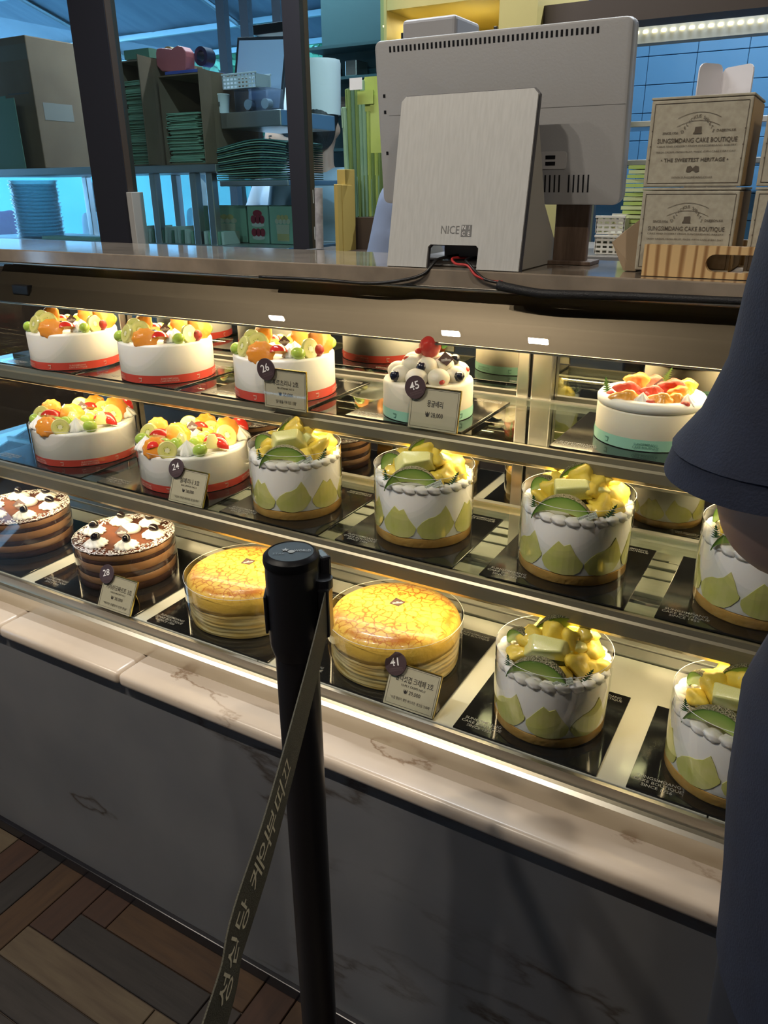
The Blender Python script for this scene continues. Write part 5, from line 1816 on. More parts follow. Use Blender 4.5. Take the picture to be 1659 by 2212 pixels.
# loose T-shirt: body, and two flared sleeves with stitched hems
loft('shirt_body', [(0, 0, 0.885, 0.182, 0.150, 0), (0, 0, 0.925, 0.184, 0.152, 0), (0, 0, 0.99, 0.190, 0.155, 0), (0, 0, 1.06, 0.192, 0.155, 0), (0, 0, 1.11, 0.178, 0.15, 0), (0, 0, 1.16, 0.166, 0.146, 0), (0, 0, 1.24, 0.166, 0.14, 0), (0, 0, 1.32, 0.172, 0.132, 0),
                    (0, 0, 1.38, 0.186, 0.115, 0), (0, 0, 1.42, 0.160, 0.095, 0), (0, 0, 1.445, 0.105, 0.080, 0), (0, 0.0, 1.46, 0.080, 0.072, 0)], M_NAVY, cust, fold=0.012, seed=4)
for s in (-1, 1):
    rg = [(-0.174, 0.026, 1.180, 0.0800, 0.076, 0.10), (-0.174, 0.026, 1.1945, 0.0765, 0.075, 0.10)]
    rg2 = [(-0.174, 0.026, 1.1948, 0.0775, 0.076, 0.10), (-0.173, 0.023, 1.212, 0.0660, 0.071, 0.08), (-0.172, 0.018, 1.240, 0.0570, 0.064, 0.04), (-0.170, 0.012, 1.275, 0.0560, 0.061, 0.0), (-0.164, 0.006, 1.33, 0.0560, 0.061, -0.1),
           (-0.145, 0.002, 1.375, 0.052, 0.064, -0.4), (-0.12, 0, 1.405, 0.052, 0.066, -0.9)]
    f = lambda q: [(-s * a, b, c, d, e, -s * t) for a, b, c, d, e, t in q]
    loft('sleeve_hem', f(rg), M_NAVY, cust, fold=0.010, seed=2)
    loft('sleeve', f(rg2), M_NAVY, cust, fold=0.010, seed=2)

# ------------------------------------------------------------------ glazed partition behind the counter
def px_box(name, u0, v0, u1, v1, y, d, m, parent=None, bevel=0.0, **kw):
    """box whose front face fills the pixel rectangle at depth y and that is d deep"""
    vm, um = (v0 + v1) / 2, (u0 + u1) / 2
    x0, x1 = at(u0, vm, y).x, at(u1, vm, y).x
    z0, z1 = at(um, v1, y).z, at(um, v0, y).z
    lo, hi = V((x0, y, z0)), V((x1, y + d, z1))
    if parent is not None:
        lo, hi = lo - parent.location, hi - parent.location
    return boxo(name, lo, hi, m, parent, bevel, **kw)


def thing(name, u, v, y, label, cat, group=None):
    return empty(name, at(u, v, y), 0, label, cat, group)


PY = 2.2
# left post: dark front face, brown flank
xa, xb = at(183, 270, PY).x, at(256, 270, PY).x
p1 = empty('partition_post', ((xa + xb) / 2, PY, 0), 0, 'thick dark partition post at left of the kitchen glazing', 'post')
dpt = xb / (ray(279, 270).x / ray(279, 270).y) - PY
pbox('post_core', (xa, PY + 0.004, 0), (xb - 0.003, PY + dpt, 2.75), M_DARK, p1)
pbox('front_cover', (xa - 0.002, PY, 0), (xb, PY + 0.0039, 2.75), M_DARK, p1)
pbox('brown_flank', (xb - 0.0028, PY + 0.0042, 0), (xb + 0.002, PY + dpt, 2.75), M_BROWN, p1)
pbox('white_switch_box', (xb + 0.0022, PY - 0.008, 1.10), (xb + 0.030, PY + 0.05, at(285, 415, PY).z), mat('dull_white_plastic', (0.40, 0.38, 0.35), 0.5), p1, bevel=0.002)
xa, xb = at(621, 270, PY).x, at(657, 270, PY).x
p2 = empty('partition_post', ((xa + xb) / 2, PY, 0), 0, 'thin dark partition post with brown flank near picture centre', 'post')
dpt2 = xb / (ray(674, 270).x / ray(674, 270).y) - PY
pbox('front_cover', (xa, PY, 0), (xb, PY + 0.02, 2.75), M_DARK, p2)
pbox('brown_flank', (xb - 0.02, PY + 0.0205, 0), (xb + 0.001, PY + dpt2, 2.75), M_BROWN, p2)
for zz in (at(670, 425, PY).z, at(674, 505, PY).z):
    pbox('torn_sticker', (xb + 0.0012, PY + 0.03, zz - 0.02), (xb + 0.0018, PY + dpt2 - 0.01, zz + 0.02), M_PAPER, p2)
M_PGLASS = clear_mat('partition_glass', (0.80, 0.93, 0.97), 1.0)
edges = [(-4.1, p1.location.x - 0.09), (p1.location.x + 0.09, p2.location.x - 0.04), (p2.location.x + 0.04, at(818, 300, PY).x)]
for i, (a, b) in enumerate(edges):
    w = MB().box((a, PY + 0.03, 1.02), (b, PY + 0.036, 2.75)).obj('window_%d' % (i + 1), M_PGLASS)
    tag(w, kind='structure')
tag(boxo('trim_1', (-4.1, PY - 0.01, 0.0), (at(818, 300, PY).x, PY + 0.10, 1.019), M_BROWN), kind='structure')

# ------------------------------------------------------------------ metal rack with cartons behind the glass
rk = empty('metal_rack', at(380, 545, 2.75), 0, 'grey metal storage rack behind the glass holding cartons', 'rack')
rk.location.z = 0
RY, RD = 2.55, 0.42
zs = at(380, 356, RY).z
xl, xr = at(-60, 345, RY).x, at(465, 350, RY).x
pbox('rack_shelf', (xl, RY, zs - 0.030), (xr, RY + RD, zs), M_ALU, rk, bevel=0.003)
z2 = at(540, 240, RY + 0.05).z
x2r = at(606, 250, RY + 0.05).x
pbox('upper_shelf', (xr + 0.002, RY + 0.05, z2 - 0.055), (x2r, RY + RD, z2), M_ALU, rk, bevel=0.003)
z3 = at(540, 390, RY).z
pbox('middle_shelf', (xr + 0.012, RY, z3 - 0.02), (at(622, 390, RY).x, RY + RD, z3), M_ALU, rk, bevel=0.003)
for u, y in ((335, RY + 0.02), (381, RY + 0.38), (421, RY + 0.02), (456, RY + 0.02), (190, RY + 0.38), (-40, RY + 0.02)):
    x = at(u, 450, y).x
    pbox('rack_leg', (x - 0.017, y, 0.0), (x + 0.017, y + 0.034, zs - 0.0305), M_ALU, rk, bevel=0.003)
z4 = at(400, 528, RY).z
pbox('lower_shelf', (at(-60, 540, RY).x, RY + 0.002, z4 - 0.02), (at(622, 540, RY).x, RY + RD, z4), M_ALU, rk, bevel=0.003)

M_CARTON = mat('brown_cardboard', (0.20, 0.125, 0.075), 0.75, c2=(0.165, 0.10, 0.06), scale=7)
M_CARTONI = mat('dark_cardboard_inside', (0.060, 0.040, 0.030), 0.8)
M_GRN = mat('sage_paper', (0.20, 0.36, 0.24), 0.6, c2=(0.26, 0.42, 0.29), scale=9)
M_GRN2 = mat('sage_paper_dark', (0.11, 0.22, 0.15), 0.6)
M_LIME = mat('lime_paper', (0.36, 0.48, 0.10), 0.6, c2=(0.42, 0.54, 0.15), scale=9)
M_OLIVE = mat('olive_paper', (0.16, 0.26, 0.08), 0.6)

# sealed carton in the left pane
cx = at(72, 200, RY + 0.02).x
yk = cx / (ray(200, 200).x / ray(200, 200).y)
bxn = empty('cardboard_box', (cx - 0.25, RY + 0.1, zs + 0.001), 0, 'large sealed brown cardboard box on rack left of the dark post', 'box')
zt = at(72, 72, RY + 0.02).z
pbox('carton_body', (cx - 0.5, RY + 0.02, zs + 0.001), (cx, min(yk, RY + RD), zt), M_CARTON, bxn, bevel=0.004)
pbox('packing_tape', (cx - 0.5, RY + 0.0195, zt - 0.09), (cx + 0.0006, RY + 0.0199, zt - 0.03), mat('shiny_tape', (0.22, 0.17, 0.13), 0.15), bxn)
pbox('printed_panel', (cx - 0.17, RY + 0.0192, zt - 0.22), (cx - 0.03, RY + 0.0198, zt - 0.215), M_PRINT_D, bxn)
pbox('paper_label', (cx + 0.0004, RY + 0.06, zs + 0.20), (cx + 0.0010, RY + 0.22, zs + 0.27), mat('dull_label', (0.22, 0.19, 0.16), 0.6), bxn)
# green folded bags leaning before it
for i in range(8):
    y = RY - 0.012 - 0.004 * i
    x = at(2 + i * 7, 330, y).x
    o = boxo('folded_bag', (-0.10, -0.0012, 0), (0.0, 0.0012, 0.27 + 0.012 * (i % 3)), M_GRN2, None)
    o.location = (x, y, zs + 0.001)
    o.rotation_euler = (0, math.radians(-8 + i * 1.1), 0)
    tag(o, 'dark green folded bag, %s from left before large sealed carton' % ORD[i], 'bag', 'dark green bags before the sealed carton')
pbox('shelf_lip', (xl, RY - 0.05, zs - 0.028), (at(195, 345, RY - 0.05).x, RY - 0.001, zs), M_ALU, rk, bevel=0.002)

# nested clear tubs under the shelf, left pane
tubm = MB().lathe([(0.085, 0.0), (0.100, 0.004), (0.108, 0.026), (0.113, 0.030), (0.113, 0.033), (0.106, 0.033), (0.098, 0.008), (0.084, 0.004), (0.002, 0.004)], 40,
                  wave=lambda t, i: 1 + 0.008 * math.cos(20 * t)).mesh('plastic_tub', clear_mat('cloudy_plastic', (0.93, 0.965, 0.985), 1.6, 0.08, milk=0.16), smooth=True)
tb0 = at(92, 520, RY + 0.16)
zt0 = at(85, 532, RY + 0.05).z
zt1 = zs - 0.045
nt_ = 16
for i in range(nt_):
    o = link('plastic_tub', tubm, None, (tb0.x + 0.003 * math.sin(i * 1.7), tb0.y, zt0 + 0.012 + (zt1 - zt0 - 0.03) * i / nt_), (0, 0, i * 0.7), (1, 1, 1))
    tag(o, 'cloudy clear plastic tub, %s from bottom of the nested stack' % ORD[i], 'tub', 'nested clear plastic tubs')
ob = px_box('leaflet_box', 92, 512, 206, 534, RY + 0.02, 0.08, mat('pale_teal_card', (0.35, 0.62, 0.55), 0.6), None, bevel=0.002)
tag(ob, 'low pale teal carton beside the nested plastic tubs', 'box')
ob = px_box('grey_tray', 25, 524, 168, 542, RY - 0.035, 0.03, mat('slate_grey', (0.12, 0.14, 0.17), 0.5), None, bevel=0.002)
tag(ob, 'low slate grey tray at the foot of the plastic tubs', 'tray')


def open_carton(u0, v0, u1, v1, y, d, label, fill_top_v, fill_u1):
    c = thing('open_carton', (u0 + u1) / 2, v1, y, label, 'box', 'open cartons of folded green boxes')
    x0, x1 = at(u0, (v0 + v1) / 2, y).x, at(u1, (v0 + v1) / 2, y).x
    z1 = at((u0 + u1) / 2, v0, y).z
    z0 = zs + 0.001
    t = 0.005
    c.location = ((x0 + x1) / 2, y, z0)
    pbox('carton_wall', (x0, y, z0), (x0 + t, y + d, z1), M_CARTON, c)
    pbox('carton_wall', (x1 - t, y, z0), (x1, y + d, z1), M_CARTON, c)
    pbox('carton_floor', (x0 + t, y, z0), (x1 - t, y + d, z0 + t), M_CARTON, c)
    pbox('carton_top', (x0 + t, y, z1 - t), (x1 - t, y + d, z1), M_CARTON, c)
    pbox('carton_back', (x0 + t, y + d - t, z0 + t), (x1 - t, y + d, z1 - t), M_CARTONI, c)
    o = MB().box((0, 0, 0), (0.10, 0.003, z1 - z0)).obj('carton_flap', M_CARTON, c)
    o.location = V((x1 - 0.001, y, z0)) - c.location
    o.rotation_euler = (0, 0, math.radians(-75))
    zf = at((u0 + fill_u1) / 2, fill_top_v, y).z
    xf = at(fill_u1, (fill_top_v + v1) / 2, y).x
    rr = random.Random(int(u0))
    mb = MB()
    z = z0 + t + 0.0005
    k = 0
    while z < zf:
        h = rr.uniform(0.003, 0.006)
        a = rr.uniform(-0.010, 0.010)
        mtx = Matrix.Translation((0, 0, z)) @ Matrix.Rotation(rr.uniform(-0.012, 0.012), 4, 'Y')
        mb.box((x0 + t + 0.004 - c.location.x, 0.010 + rr.uniform(0, 0.012), -z0), (xf - x0 - t + x0 - c.location.x + a, d - 0.02, h * 0.8 - z0), k % 2, mtx)
        z += h
        k += 1
    f = mb.obj('folded_boxes', [M_GRN, mat('sage_paper_light', (0.30, 0.46, 0.31), 0.6)], c)
    f['kind'] = 'stuff'
    f['label'] = 'sage green folded cake boxes'
    return c


open_carton(262, 128, 337, 352, RY + 0.02, 0.30, 'open brown carton packed full of folded green boxes next to the post', 172, 324)
open_carton(350, 158, 462, 356, RY + 0.02, 0.30, 'open brown carton half full of folded green boxes under the tape dispenser', 242, 430)
# loose green papers on the fuller carton
o = px_box('paper_pile', 268, 106, 322, 127, RY + 0.05, 0.2, M_GRN2, None)
tag(o, 'small pile of dark green papers on top of the fuller carton', 'paper')

# tape dispenser
td = thing('tape_dispenser', 385, 160, RY + 0.08, 'salmon red tape dispenser standing on the half full carton', 'tape dispenser')
zc = at(405, 158, RY + 0.02).z
td.location.z = zc + 0.008
ol = [(545, 270), (560, 200), (630, 190), (800, 205), (830, 180), (890, 150), (960, 165), (1020, 240), (1030, 320), (1030, 520), (1000, 575), (930, 585), (640, 560), (560, 470)]
pts = []
for a, b in ol:
    q = at(270 + a / 7.37, 80 + b / 7.37, RY + 0.07) - td.location
    pts.append((q.x, q.z))
MB().prism(pts, -0.05, 0.0, mtx=Matrix(((1, 0, 0, 0), (0, 0, 1, 0.02), (0, 1, 0, 0), (0, 0, 0, 1)))).obj('dispenser_body', mat('salmon_plastic', (0.50, 0.12, 0.13), 0.45), td, bevel=0.004)
zmn = min(z for x, z in pts)
for o in td.children:
    o.location.z -= zmn
for (u, v, r, m, nm, y, ri) in ((352, 121, 0.036, mat('tan_tape', (0.40, 0.28, 0.12), 0.35), 'tape_roll', 0.02, 0.026), (418, 119, 0.034, mat('navy_tape', (0.015, 0.018, 0.05), 0.35), 'tape_roll', 0.03, 0.020)):
    q = at(u, v, RY + 0.07) - td.location
    mb = MB()
    n = 28
    for k in range(n):
        a, b = 2 * PI * k / n, 2 * PI * (k + 1) / n
        for (ra, rb_, ya, yb) in ((r, r, 0, 0.05), (ri, ri, 0.05, 0), (ri, r, 0, 0), (r, ri, 0.05, 0.05)):
            mb.add([(ra * math.cos(a), ya, ra * math.sin(a)), (ra * math.cos(b), ya, ra * math.sin(b)), (rb_ * math.cos(b), yb, rb_ * math.sin(b)), (rb_ * math.cos(a), yb, rb_ * math.sin(a))], [(0, 1, 2, 3)])
    mb.obj(nm, m, td, (q.x, y, q.z - zmn), smooth=True, merge=True, angle=0.6)
o = px_box('blue_folder', 356, 154, 428, 161, RY + 0.045, 0.16, mat('blue_plastic', (0.06, 0.09, 0.35), 0.4), None, bevel=0.001)
o.location.z += 0.0035
tag(o, 'thin blue folder lying under the tape dispenser', 'folder')

# things on the upper shelf
M_WPL = mat('white_plastic', (0.62, 0.64, 0.68), 0.4)


def basket(u0, v0, u1, v1, y, d, label, group=None, zfix=None, m=None):
    b = thing('plastic_basket', (u0 + u1) / 2, v1, y, label, 'basket', group)
    x0, x1 = at(u0, v1, y).x, at(u1, v1, y).x
    z1 = at((u0 + u1) / 2, v0, y).z
    z0 = at((u0 + u1) / 2, v1, y).z if zfix is None else zfix
    b.location = ((x0 + x1) / 2, y + d / 2, z0)
    w, h = (x1 - x0) / 2, z1 - z0
    m = m or M_WPL
    boxo('basket_floor', (-w, -d / 2, 0), (w, d / 2, 0.003), m, b)
    nx = max(4, int(w * 2 / 0.016))
    for sy in (-1, 1):
        yy = sy * (d / 2 - 0.001)
        for k in range(nx + 1):
            x = -w + 2 * w * k / nx
            boxo('basket_rib', (x - 0.0028, yy - 0.001, 0.003), (x + 0.0028, yy + 0.001, h - 0.006), m, b)
        for q in range(1, 4):
            boxo('basket_band', (-w, yy - 0.0012, h * q / 4 - 0.003), (w, yy + 0.0012, h * q / 4 + 0.003), m, b)
    for sx in (-1, 1):
        boxo('basket_side', (sx * w - 0.0012, -d / 2, 0.003), (sx * w + 0.0012, d / 2, h - 0.006), m, b)
    boxo('basket_rim', (-w - 0.004, -d / 2 - 0.004, h - 0.006), (w + 0.004, -d / 2 + 0.003, h), m, b, bevel=0.001)
    boxo('basket_rim', (-w - 0.004, d / 2 - 0.003, h - 0.006), (w + 0.004, d / 2 + 0.004, h), m, b, bevel=0.001)
    return b


th = thing('tape_holder', 542, 240, RY + 0.07, 'clear grey two cell tape holder on the upper rack shelf', 'tape holder')
th.location.z = z2 + 0.001
for u0, u1 in ((506, 541), (543, 579)):
    x0, x1 = at(u0, 215, RY + 0.07).x, at(u1, 215, RY + 0.07).x
    zt_ = at(540, 190, RY + 0.07).z
    pbox('holder_cell', (x0, RY + 0.07, z2 + 0.001), (x1, RY + 0.17, zt_), clear_mat('smoky_plastic', (0.62, 0.68, 0.78), 1.2, 0.05, milk=0.12), th, bevel=0.004)
    cxm = (x0 + x1) / 2
    MB().tube([(cxm, RY + 0.10, (z2 + zt_) / 2 - 0.012), (cxm, RY + 0.13, (z2 + zt_) / 2 - 0.012)], 0.018, 16).obj('tape_core', M_PAPER, None).location = (0, 0, 0)
    o = bpy.data.objects[COL.objects[-1].name]
    o.parent = th
    o.location = -th.location
zb_ = at(540, 190, RY + 0.10).z
basket(482, 157, 553, 189, RY + 0.075, 0.09, 'white perforated basket resting on the tape holder', zfix=at(540, 190, RY + 0.07).z + 0.002)
cp_ = thing('white_cup', 482, 232, RY + 0.08, 'white paper cup with dark print on the upper rack shelf', 'cup')
cp_.location.z = z2 + 0.001
MB().lathe([(0.022, 0), (0.028, 0.062), (0.030, 0.064), (0.028, 0.066), (0.026, 0.062), (0.020, 0.003), (0.002, 0.003)], 28).obj('cup_wall', M_PAPER, cp_, smooth=True, angle=0.7)
MB().prism([(-0.005, -0.007), (0.005, -0.007), (0.006, 0.006), (-0.006, 0.006)], 0, 0.0006, mtx=Matrix.Translation((0.002, -0.0268, 0.032)) @ Matrix.Rotation(PI / 2, 4, 'X')).obj('cup_print', M_PRINT_D, cp_)
# tilted display on the upper shelf
ds = thing('tilted_display', 550, 240, RY + 0.22, 'white screen display leaning on the upper rack shelf', 'monitor')
q = [at(492, 82, RY + 0.24), at(603, 62, RY + 0.20), at(612, 228, RY + 0.16), at(512, 160, RY + 0.2)]
F = Matrix.Translation(-ds.location) @ frame(at(560, 160, RY + 0.26), V((0.96, 0.02, -0.06)), V((-0.22, 0.18, 1)))
MB().box((-0.125, -0.135, -0.012), (0.125, 0.135, 0.0)).obj('display_case', M_DARK, ds, bevel=0.003).matrix_local = F
MB().box((-0.112, -0.122, 0.0001), (0.112, 0.122, 0.0012)).obj('display_face', mat('pale_screen', (0.42, 0.52, 0.72), 0.3), ds).matrix_local = F
o = px_box('black_printer', 545, 50, 612, 72, RY + 0.28, 0.08, M_BLACK, None, bevel=0.004)
o.parent = ds
o.location -= ds.location
o.name = 'top_module'
# pile of curved green bags on the middle shelf
pb_ = thing('bag_pile', 545, 388, RY + 0.02, 'pile of flat dark green bags curving on the middle rack shelf', 'bag')
pb_.location.z = z3 + 0.001
mb = MB()
x0, x1 = at(466, 350, RY + 0.02).x, at(620, 350, RY + 0.02).x
zt_ = at(545, 312, RY + 0.02).z
nn = 17
for i in range(nn):
    zz = (zt_ - z3 - 0.005) * i / nn
    n = 12
    vs_ = []
    for k in range(n + 1):
        t = k / n
        x = x0 + (x1 - x0) * t - pb_.location.x
        bend = 0.018 * math.sin(PI * (t * 1.2 - 0.25)) * (i / nn)
        for yy in (0.0 + 0.006 * math.sin(i * 2.1), 0.24):
            for h in (0, 0.0036):
                vs_.append((x, yy + RY + 0.02 - pb_.location.y, max(0, zz + bend + 0.01 * (i / nn)) + h))
    fs_ = []
    for k in range(n):
        a, b = 4 * k, 4 * k + 4
        fs_ += [(a, b, b + 1, a + 1), (a + 2, a + 3, b + 3, b + 2), (a + 1, b + 1, b + 3, a + 3), (a, a + 2, b + 2, b)]
    mb.add(vs_, fs_, i % 2)
o = mb.obj('flat_bags', [mat('deep_teal_paper', (0.055, 0.15, 0.13), 0.5), M_GRN], pb_)
o['kind'] = 'stuff'

# lower rack level: small paper bags in a row, printed green cartons with cake pictures
M_PBAG = mat('pale_paper', (0.52, 0.60, 0.52), 0.6)
for i in range(14):
    u = 308 + i * 7.0
    y = RY + 0.03
    a = at(u, 520, y)
    o = MB().box((0, 0, 0), (0.0085, 0.10, 0.060 + 0.008 * math.sin(i * 1.9))).obj('paper_bag', M_PBAG if i % 3 else M_GRN2, None, (a.x, y, z4 + 0.001), (0, math.radians(4 + 3 * math.sin(i)), 0))
    tag(o, 'small paper bag, %s from left in the row on low rack shelf' % ORD[i], 'bag', 'small paper bags on the low rack shelf')
for i in range(9):
    u = 404 + i * 9.4
    y = RY + 0.03
    a = at(u, 520, y)
    o = MB().box((0, 0, 0), (0.0125, 0.10, 0.050)).obj('green_sleeve_card', M_GRN if i % 2 else M_PBAG, None, (a.x, y, z4 + 0.001))
    tag(o, 'green card sleeve, %s to the right of the small paper bags' % ORD[i], 'card', 'green card sleeves on the low rack shelf')


def picture_carton(u0, u1, y, label, kind):
    c = thing('printed_carton', (u0 + u1) / 2, 530, y, label, 'box', 'mint cartons with cake pictures')
    x0, x1 = at(u0, 490, y).x, at(u1, 490, y).x
    z1 = at((u0 + u1) / 2, 445, y).z
    c.location = ((x0 + x1) / 2, y + 0.05, z4 + 0.001)
    w, h = (x1 - x0) / 2, z1 - z4
    boxo('carton_body', (-w, -0.05, 0), (w, 0.05, h), mat('mint_card', (0.28, 0.50, 0.36), 0.55), c, bevel=0.003)
    F = Matrix.Translation((0, -0.0505, 0)) @ Matrix.Rotation(PI / 2, 4, 'X')

    def shape(nm, pts, m, z=0.0002):
        MB().prism(pts, 0, 0.0003).obj(nm, m, c).matrix_local = F @ Matrix.Translation((0, 0, z))
    el = lambda cx_, cy_, rx, ry, n=16: [(cx_ + rx * math.cos(2 * PI * i / n), cy_ + ry * math.sin(2 * PI * i / n)) for i in range(n)]
    cr_, ye, rd, wt = mat('print_cream', (0.62, 0.62, 0.45), 0.6), mat('print_yellow', (0.58, 0.50, 0.20), 0.6), mat('print_crimson', (0.30, 0.02, 0.05), 0.5), mat('print_white', (0.66, 0.68, 0.66), 0.6)
    if kind == 0:
        shape('cup_picture', [(-w * .45, h * .08), (w * .45, h * .08), (w * .5, h * .52), (-w * .5, h * .52)], cr_)
        shape('cup_picture', [(-w * .45, h * .10), (w * .45, h * .10), (w * .45, h * .28), (-w * .45, h * .28)], ye, 0.0005)
        for i in range(7):
            shape('fruit_picture', el((-0.42 + 0.14 * i) * w, h * (0.60 + 0.10 * (i % 2)), w * .16, h * .07), ye if i % 2 else cr_, 0.0005 + 0.0002 * (i % 2))
    else:
        for i in range(2):
            yb = h * (0.16 + 0.34 * i)
            shape('cream_picture', el(0, yb, w * .62, h * .06), wt)
            for k in range(3):
                shape('strawberry_picture', el((-0.42 + 0.42 * k) * w, yb + h * .14, w * .26, h * .11), rd, 0.0005)
        shape('strawberry_picture', el(0, h * .80, w * .45, h * .09), rd)
    return c


picture_carton(441, 533, RY + 0.17, 'mint carton with a picture of a fruit cup', 0)
picture_carton(536, 580, RY + 0.15, 'narrow mint carton with a picture of strawberry cake', 1)
picture_carton(583, 640, RY + 0.15, 'mint carton behind the chef hand, partly hidden', 0)

# ------------------------------------------------------------------ kitchen staff
M_BLUEC = mat('pale_blue_uniform', (0.34, 0.47, 0.60), 0.8, c2=(0.38, 0.51, 0.64), scale=14, bump=0.3)
M_WHITEC = mat('white_uniform', (0.62, 0.66, 0.74), 0.8, bump=0.25, scale=14)
a = at(694, 300, 3.12)
person('kitchen worker in pale blue uniform and tall white hat behind glass', (a.x, 3.12, 0), math.radians(20), 1.64,
       arms=(((-0.25, 0.02, 1.12), (-0.24, 0.16, 1.00)), ((0.25, 0.02, 1.12), (0.20, 0.20, 1.02))), shirt=M_BLUEC, trousers=M_DARK, hat=M_PAPER, sleeve=0.9, voxel=0.016)
a = at(618, 300, 3.72)
person('kitchen worker in white uniform reaching left behind the thin post', (a.x, 3.68, 0), math.radians(165), 1.62,
       arms=(((-0.25, 0.04, 1.12), (-0.16, 0.22, 1.05)), ((0.30, 0.06, 1.14), (0.34, 0.26, 1.10))), shirt=M_WHITEC, trousers=M_DARK, hat=M_PAPER, sleeve=0.8, voxel=0.016)
a = at(985, 450, 1.72)
person('cashier in light blue shirt bent behind the sales terminal', (a.x, 1.72, 0), math.radians(165), 1.56,
       arms=(((-0.24, 0.06, 1.08), (-0.10, 0.22, 1.14)), ((0.24, 0.06, 1.08), (0.10, 0.22, 1.14))), shirt=mat('denim_blue_shirt', (0.22, 0.28, 0.42), 0.8, bump=0.3, scale=12), trousers=M_DARK, sleeve=0.9, voxel=0.014)

# ------------------------------------------------------------------ bags and envelopes right of the thin post
BY = 1.98
zbase = at(790, 475, BY).z
shf = tag(px_box('bag_shelf', 635, 546, 860, 556, BY - 0.12, 0.2, M_BROWN, None), 'narrow brown back counter carrying the green bags', 'counter')
zsf = at(780, 546, BY - 0.12).z
for i in range(10):
    t = i / 9
    ub, ut = 752 + 7.5 * i, 745 + 8.2 * i
    y = BY + 0.012 * i
    pb0, pt0 = at(ub, 470, y), at(ut - 4, 165 + 42 * abs(t - 0.75) + (35 if i in (0, 4, 7) else 0), y)
    L = (pt0 - pb0).length
    m = [M_GRN, M_OLIVE, M_GRN2, M_OLIVE, M_GRN][i % 5] if i < 6 else [M_LIME, M_OLIVE][i % 2]
    bag = empty('shopping_bag', pb0, 0, 'tall folded green shopping bag, %s from left behind the counter' % ORD[i], 'bag', 'tall green shopping bags behind the counter')
    bag.rotation_euler = (0, math.atan2(pt0.x - pb0.x, pt0.z - pb0.z), 0)
    boxo('bag_sheet', (-0.0045, -0.001, 0.0), (0.0045, 0.10, L), m, bag, bevel=0.001)
    boxo('bag_gusset', (-0.0030, -0.0035, 0.004), (0.0022, -0.0012, L * 0.32), M_OLIVE if m is not M_OLIVE else M_GRN, bag)
    boxo('bag_fold', (-0.0046, -0.003, L - 0.05), (-0.0005, -0.0012, L - 0.002), m, bag)
for i, (u0, v0, u1, v1) in enumerate(((788, 165, 822, 240), (800, 205, 826, 330), (772, 195, 806, 225))):
    o = px_box('lime_bag_flap', u0, v0, u1, v1, BY - 0.004 * (i + 1), 0.003, M_LIME, None)
    o.rotation_euler = (0, 0, 0)
    tag(o, ['lime paper bag top beside the terminal', 'long lime paper bag panel next to the terminal edge', 'short lime bag handle flap over the green bags'][i], 'bag', 'lime bags beside the terminal')
o = px_box('hang_tag', 755, 168, 782, 194, BY - 0.02, 0.001, M_PAPER, None)
tag(o, 'white square tag hanging on the green shopping bags', 'tag')
o = px_box('shelf_block', 745, 470, 835, 546, BY, 0.2, M_BROWN, None)
tag(o, 'brown shelf block under the green shopping bags', 'shelf')
for i, (u0, v0, u1) in enumerate(((723, 398, 731), (732, 400, 741), (730, 366, 747))):
    o = px_box('yellow_envelope', u0, v0, u1, 545, BY - 0.10 + 0.02 * i, 0.05, mat('kraft_yellow', (0.48, 0.36, 0.10), 0.6), None, bevel=0.001)
    tag(o, ['mustard envelope standing leftmost behind the counter', 'mustard envelope between two others behind the counter', 'tallest mustard envelope at the back of the three'][i], 'envelope', 'mustard envelopes')
rl = tag(MB().tube([V((at(688, 470, BY - 0.05).x, BY - 0.05, zsf + 0.001)), at(688, 406, BY - 0.05)], 0.0115, 16).obj('paper_roll', mat('newsprint', (0.45, 0.44, 0.46), 0.7, c2=(0.30, 0.29, 0.31), scale=60), None, smooth=True, angle=0.6), 'upright grey paper roll beside the thin partition post', 'paper roll')

# ------------------------------------------------------------------ lit yellow cabinet above the terminal
cbn = thing('open_shelf_cabinet', 985, 60, 2.3, 'pale yellow open shelf cabinet above and behind the terminal', 'cabinet')
M_CAB = mat('yellow_laminate', (0.50, 0.42, 0.16), 0.5)
cbn.location.z = 0
CYB = 2.3
x0, x1, x2, x3 = at(822, 60, CYB).x, at(835, 60, CYB).x, at(1077, 60, CYB).x, at(1160, 40, CYB).x
zc0 = at(985, 140, CYB).z
pbox('side_panel', (x0, CYB, 0), (x1, CYB + 0.45, 2.7), M_CAB, cbn)
pbox('side_panel', (x2, CYB, 0), (x3, CYB + 0.45, 2.7), M_CAB, cbn)
pbox('back_panel', (x1, CYB + 0.44, 0), (x2, CYB + 0.45, 2.7), M_CAB, cbn)
pbox('shelf_board', (x1, CYB + 0.002, zc0 - 0.03), (x2, CYB + 0.44, zc0), M_CAB, cbn)
zc1 = at(950, 8, CYB).z
pbox('shelf_board', (x1, CYB + 0.002, zc1), (x2, CYB + 0.44, zc1 + 0.04), M_CAB, cbn)
area('cabinet_light', ((x1 + x2) / 2, CYB + 0.15, zc1 - 0.01), (0, 0, 0), x2 - x1 - 0.06, 0.03, 1.6, (1.0, 0.82, 0.38))
o = px_box('black_binder', 866, 16, 874, 100, CYB + 0.03, 0.2, M_BLACK, None, bevel=0.001)
o.location.z = zc0 + 0.001 - min(v.co.z for v in o.data.vertices)
tag(o, 'black binder standing in the yellow cabinet', 'binder')
o = px_box('black_binder', 1066, 20, 1074, 100, CYB + 0.03, 0.2, M_BLACK, None, bevel=0.001)
o.location.z = zc0 + 0.001 - min(v.co.z for v in o.data.vertices)
tag(o, 'black binder by the right wall of the yellow cabinet', 'binder')
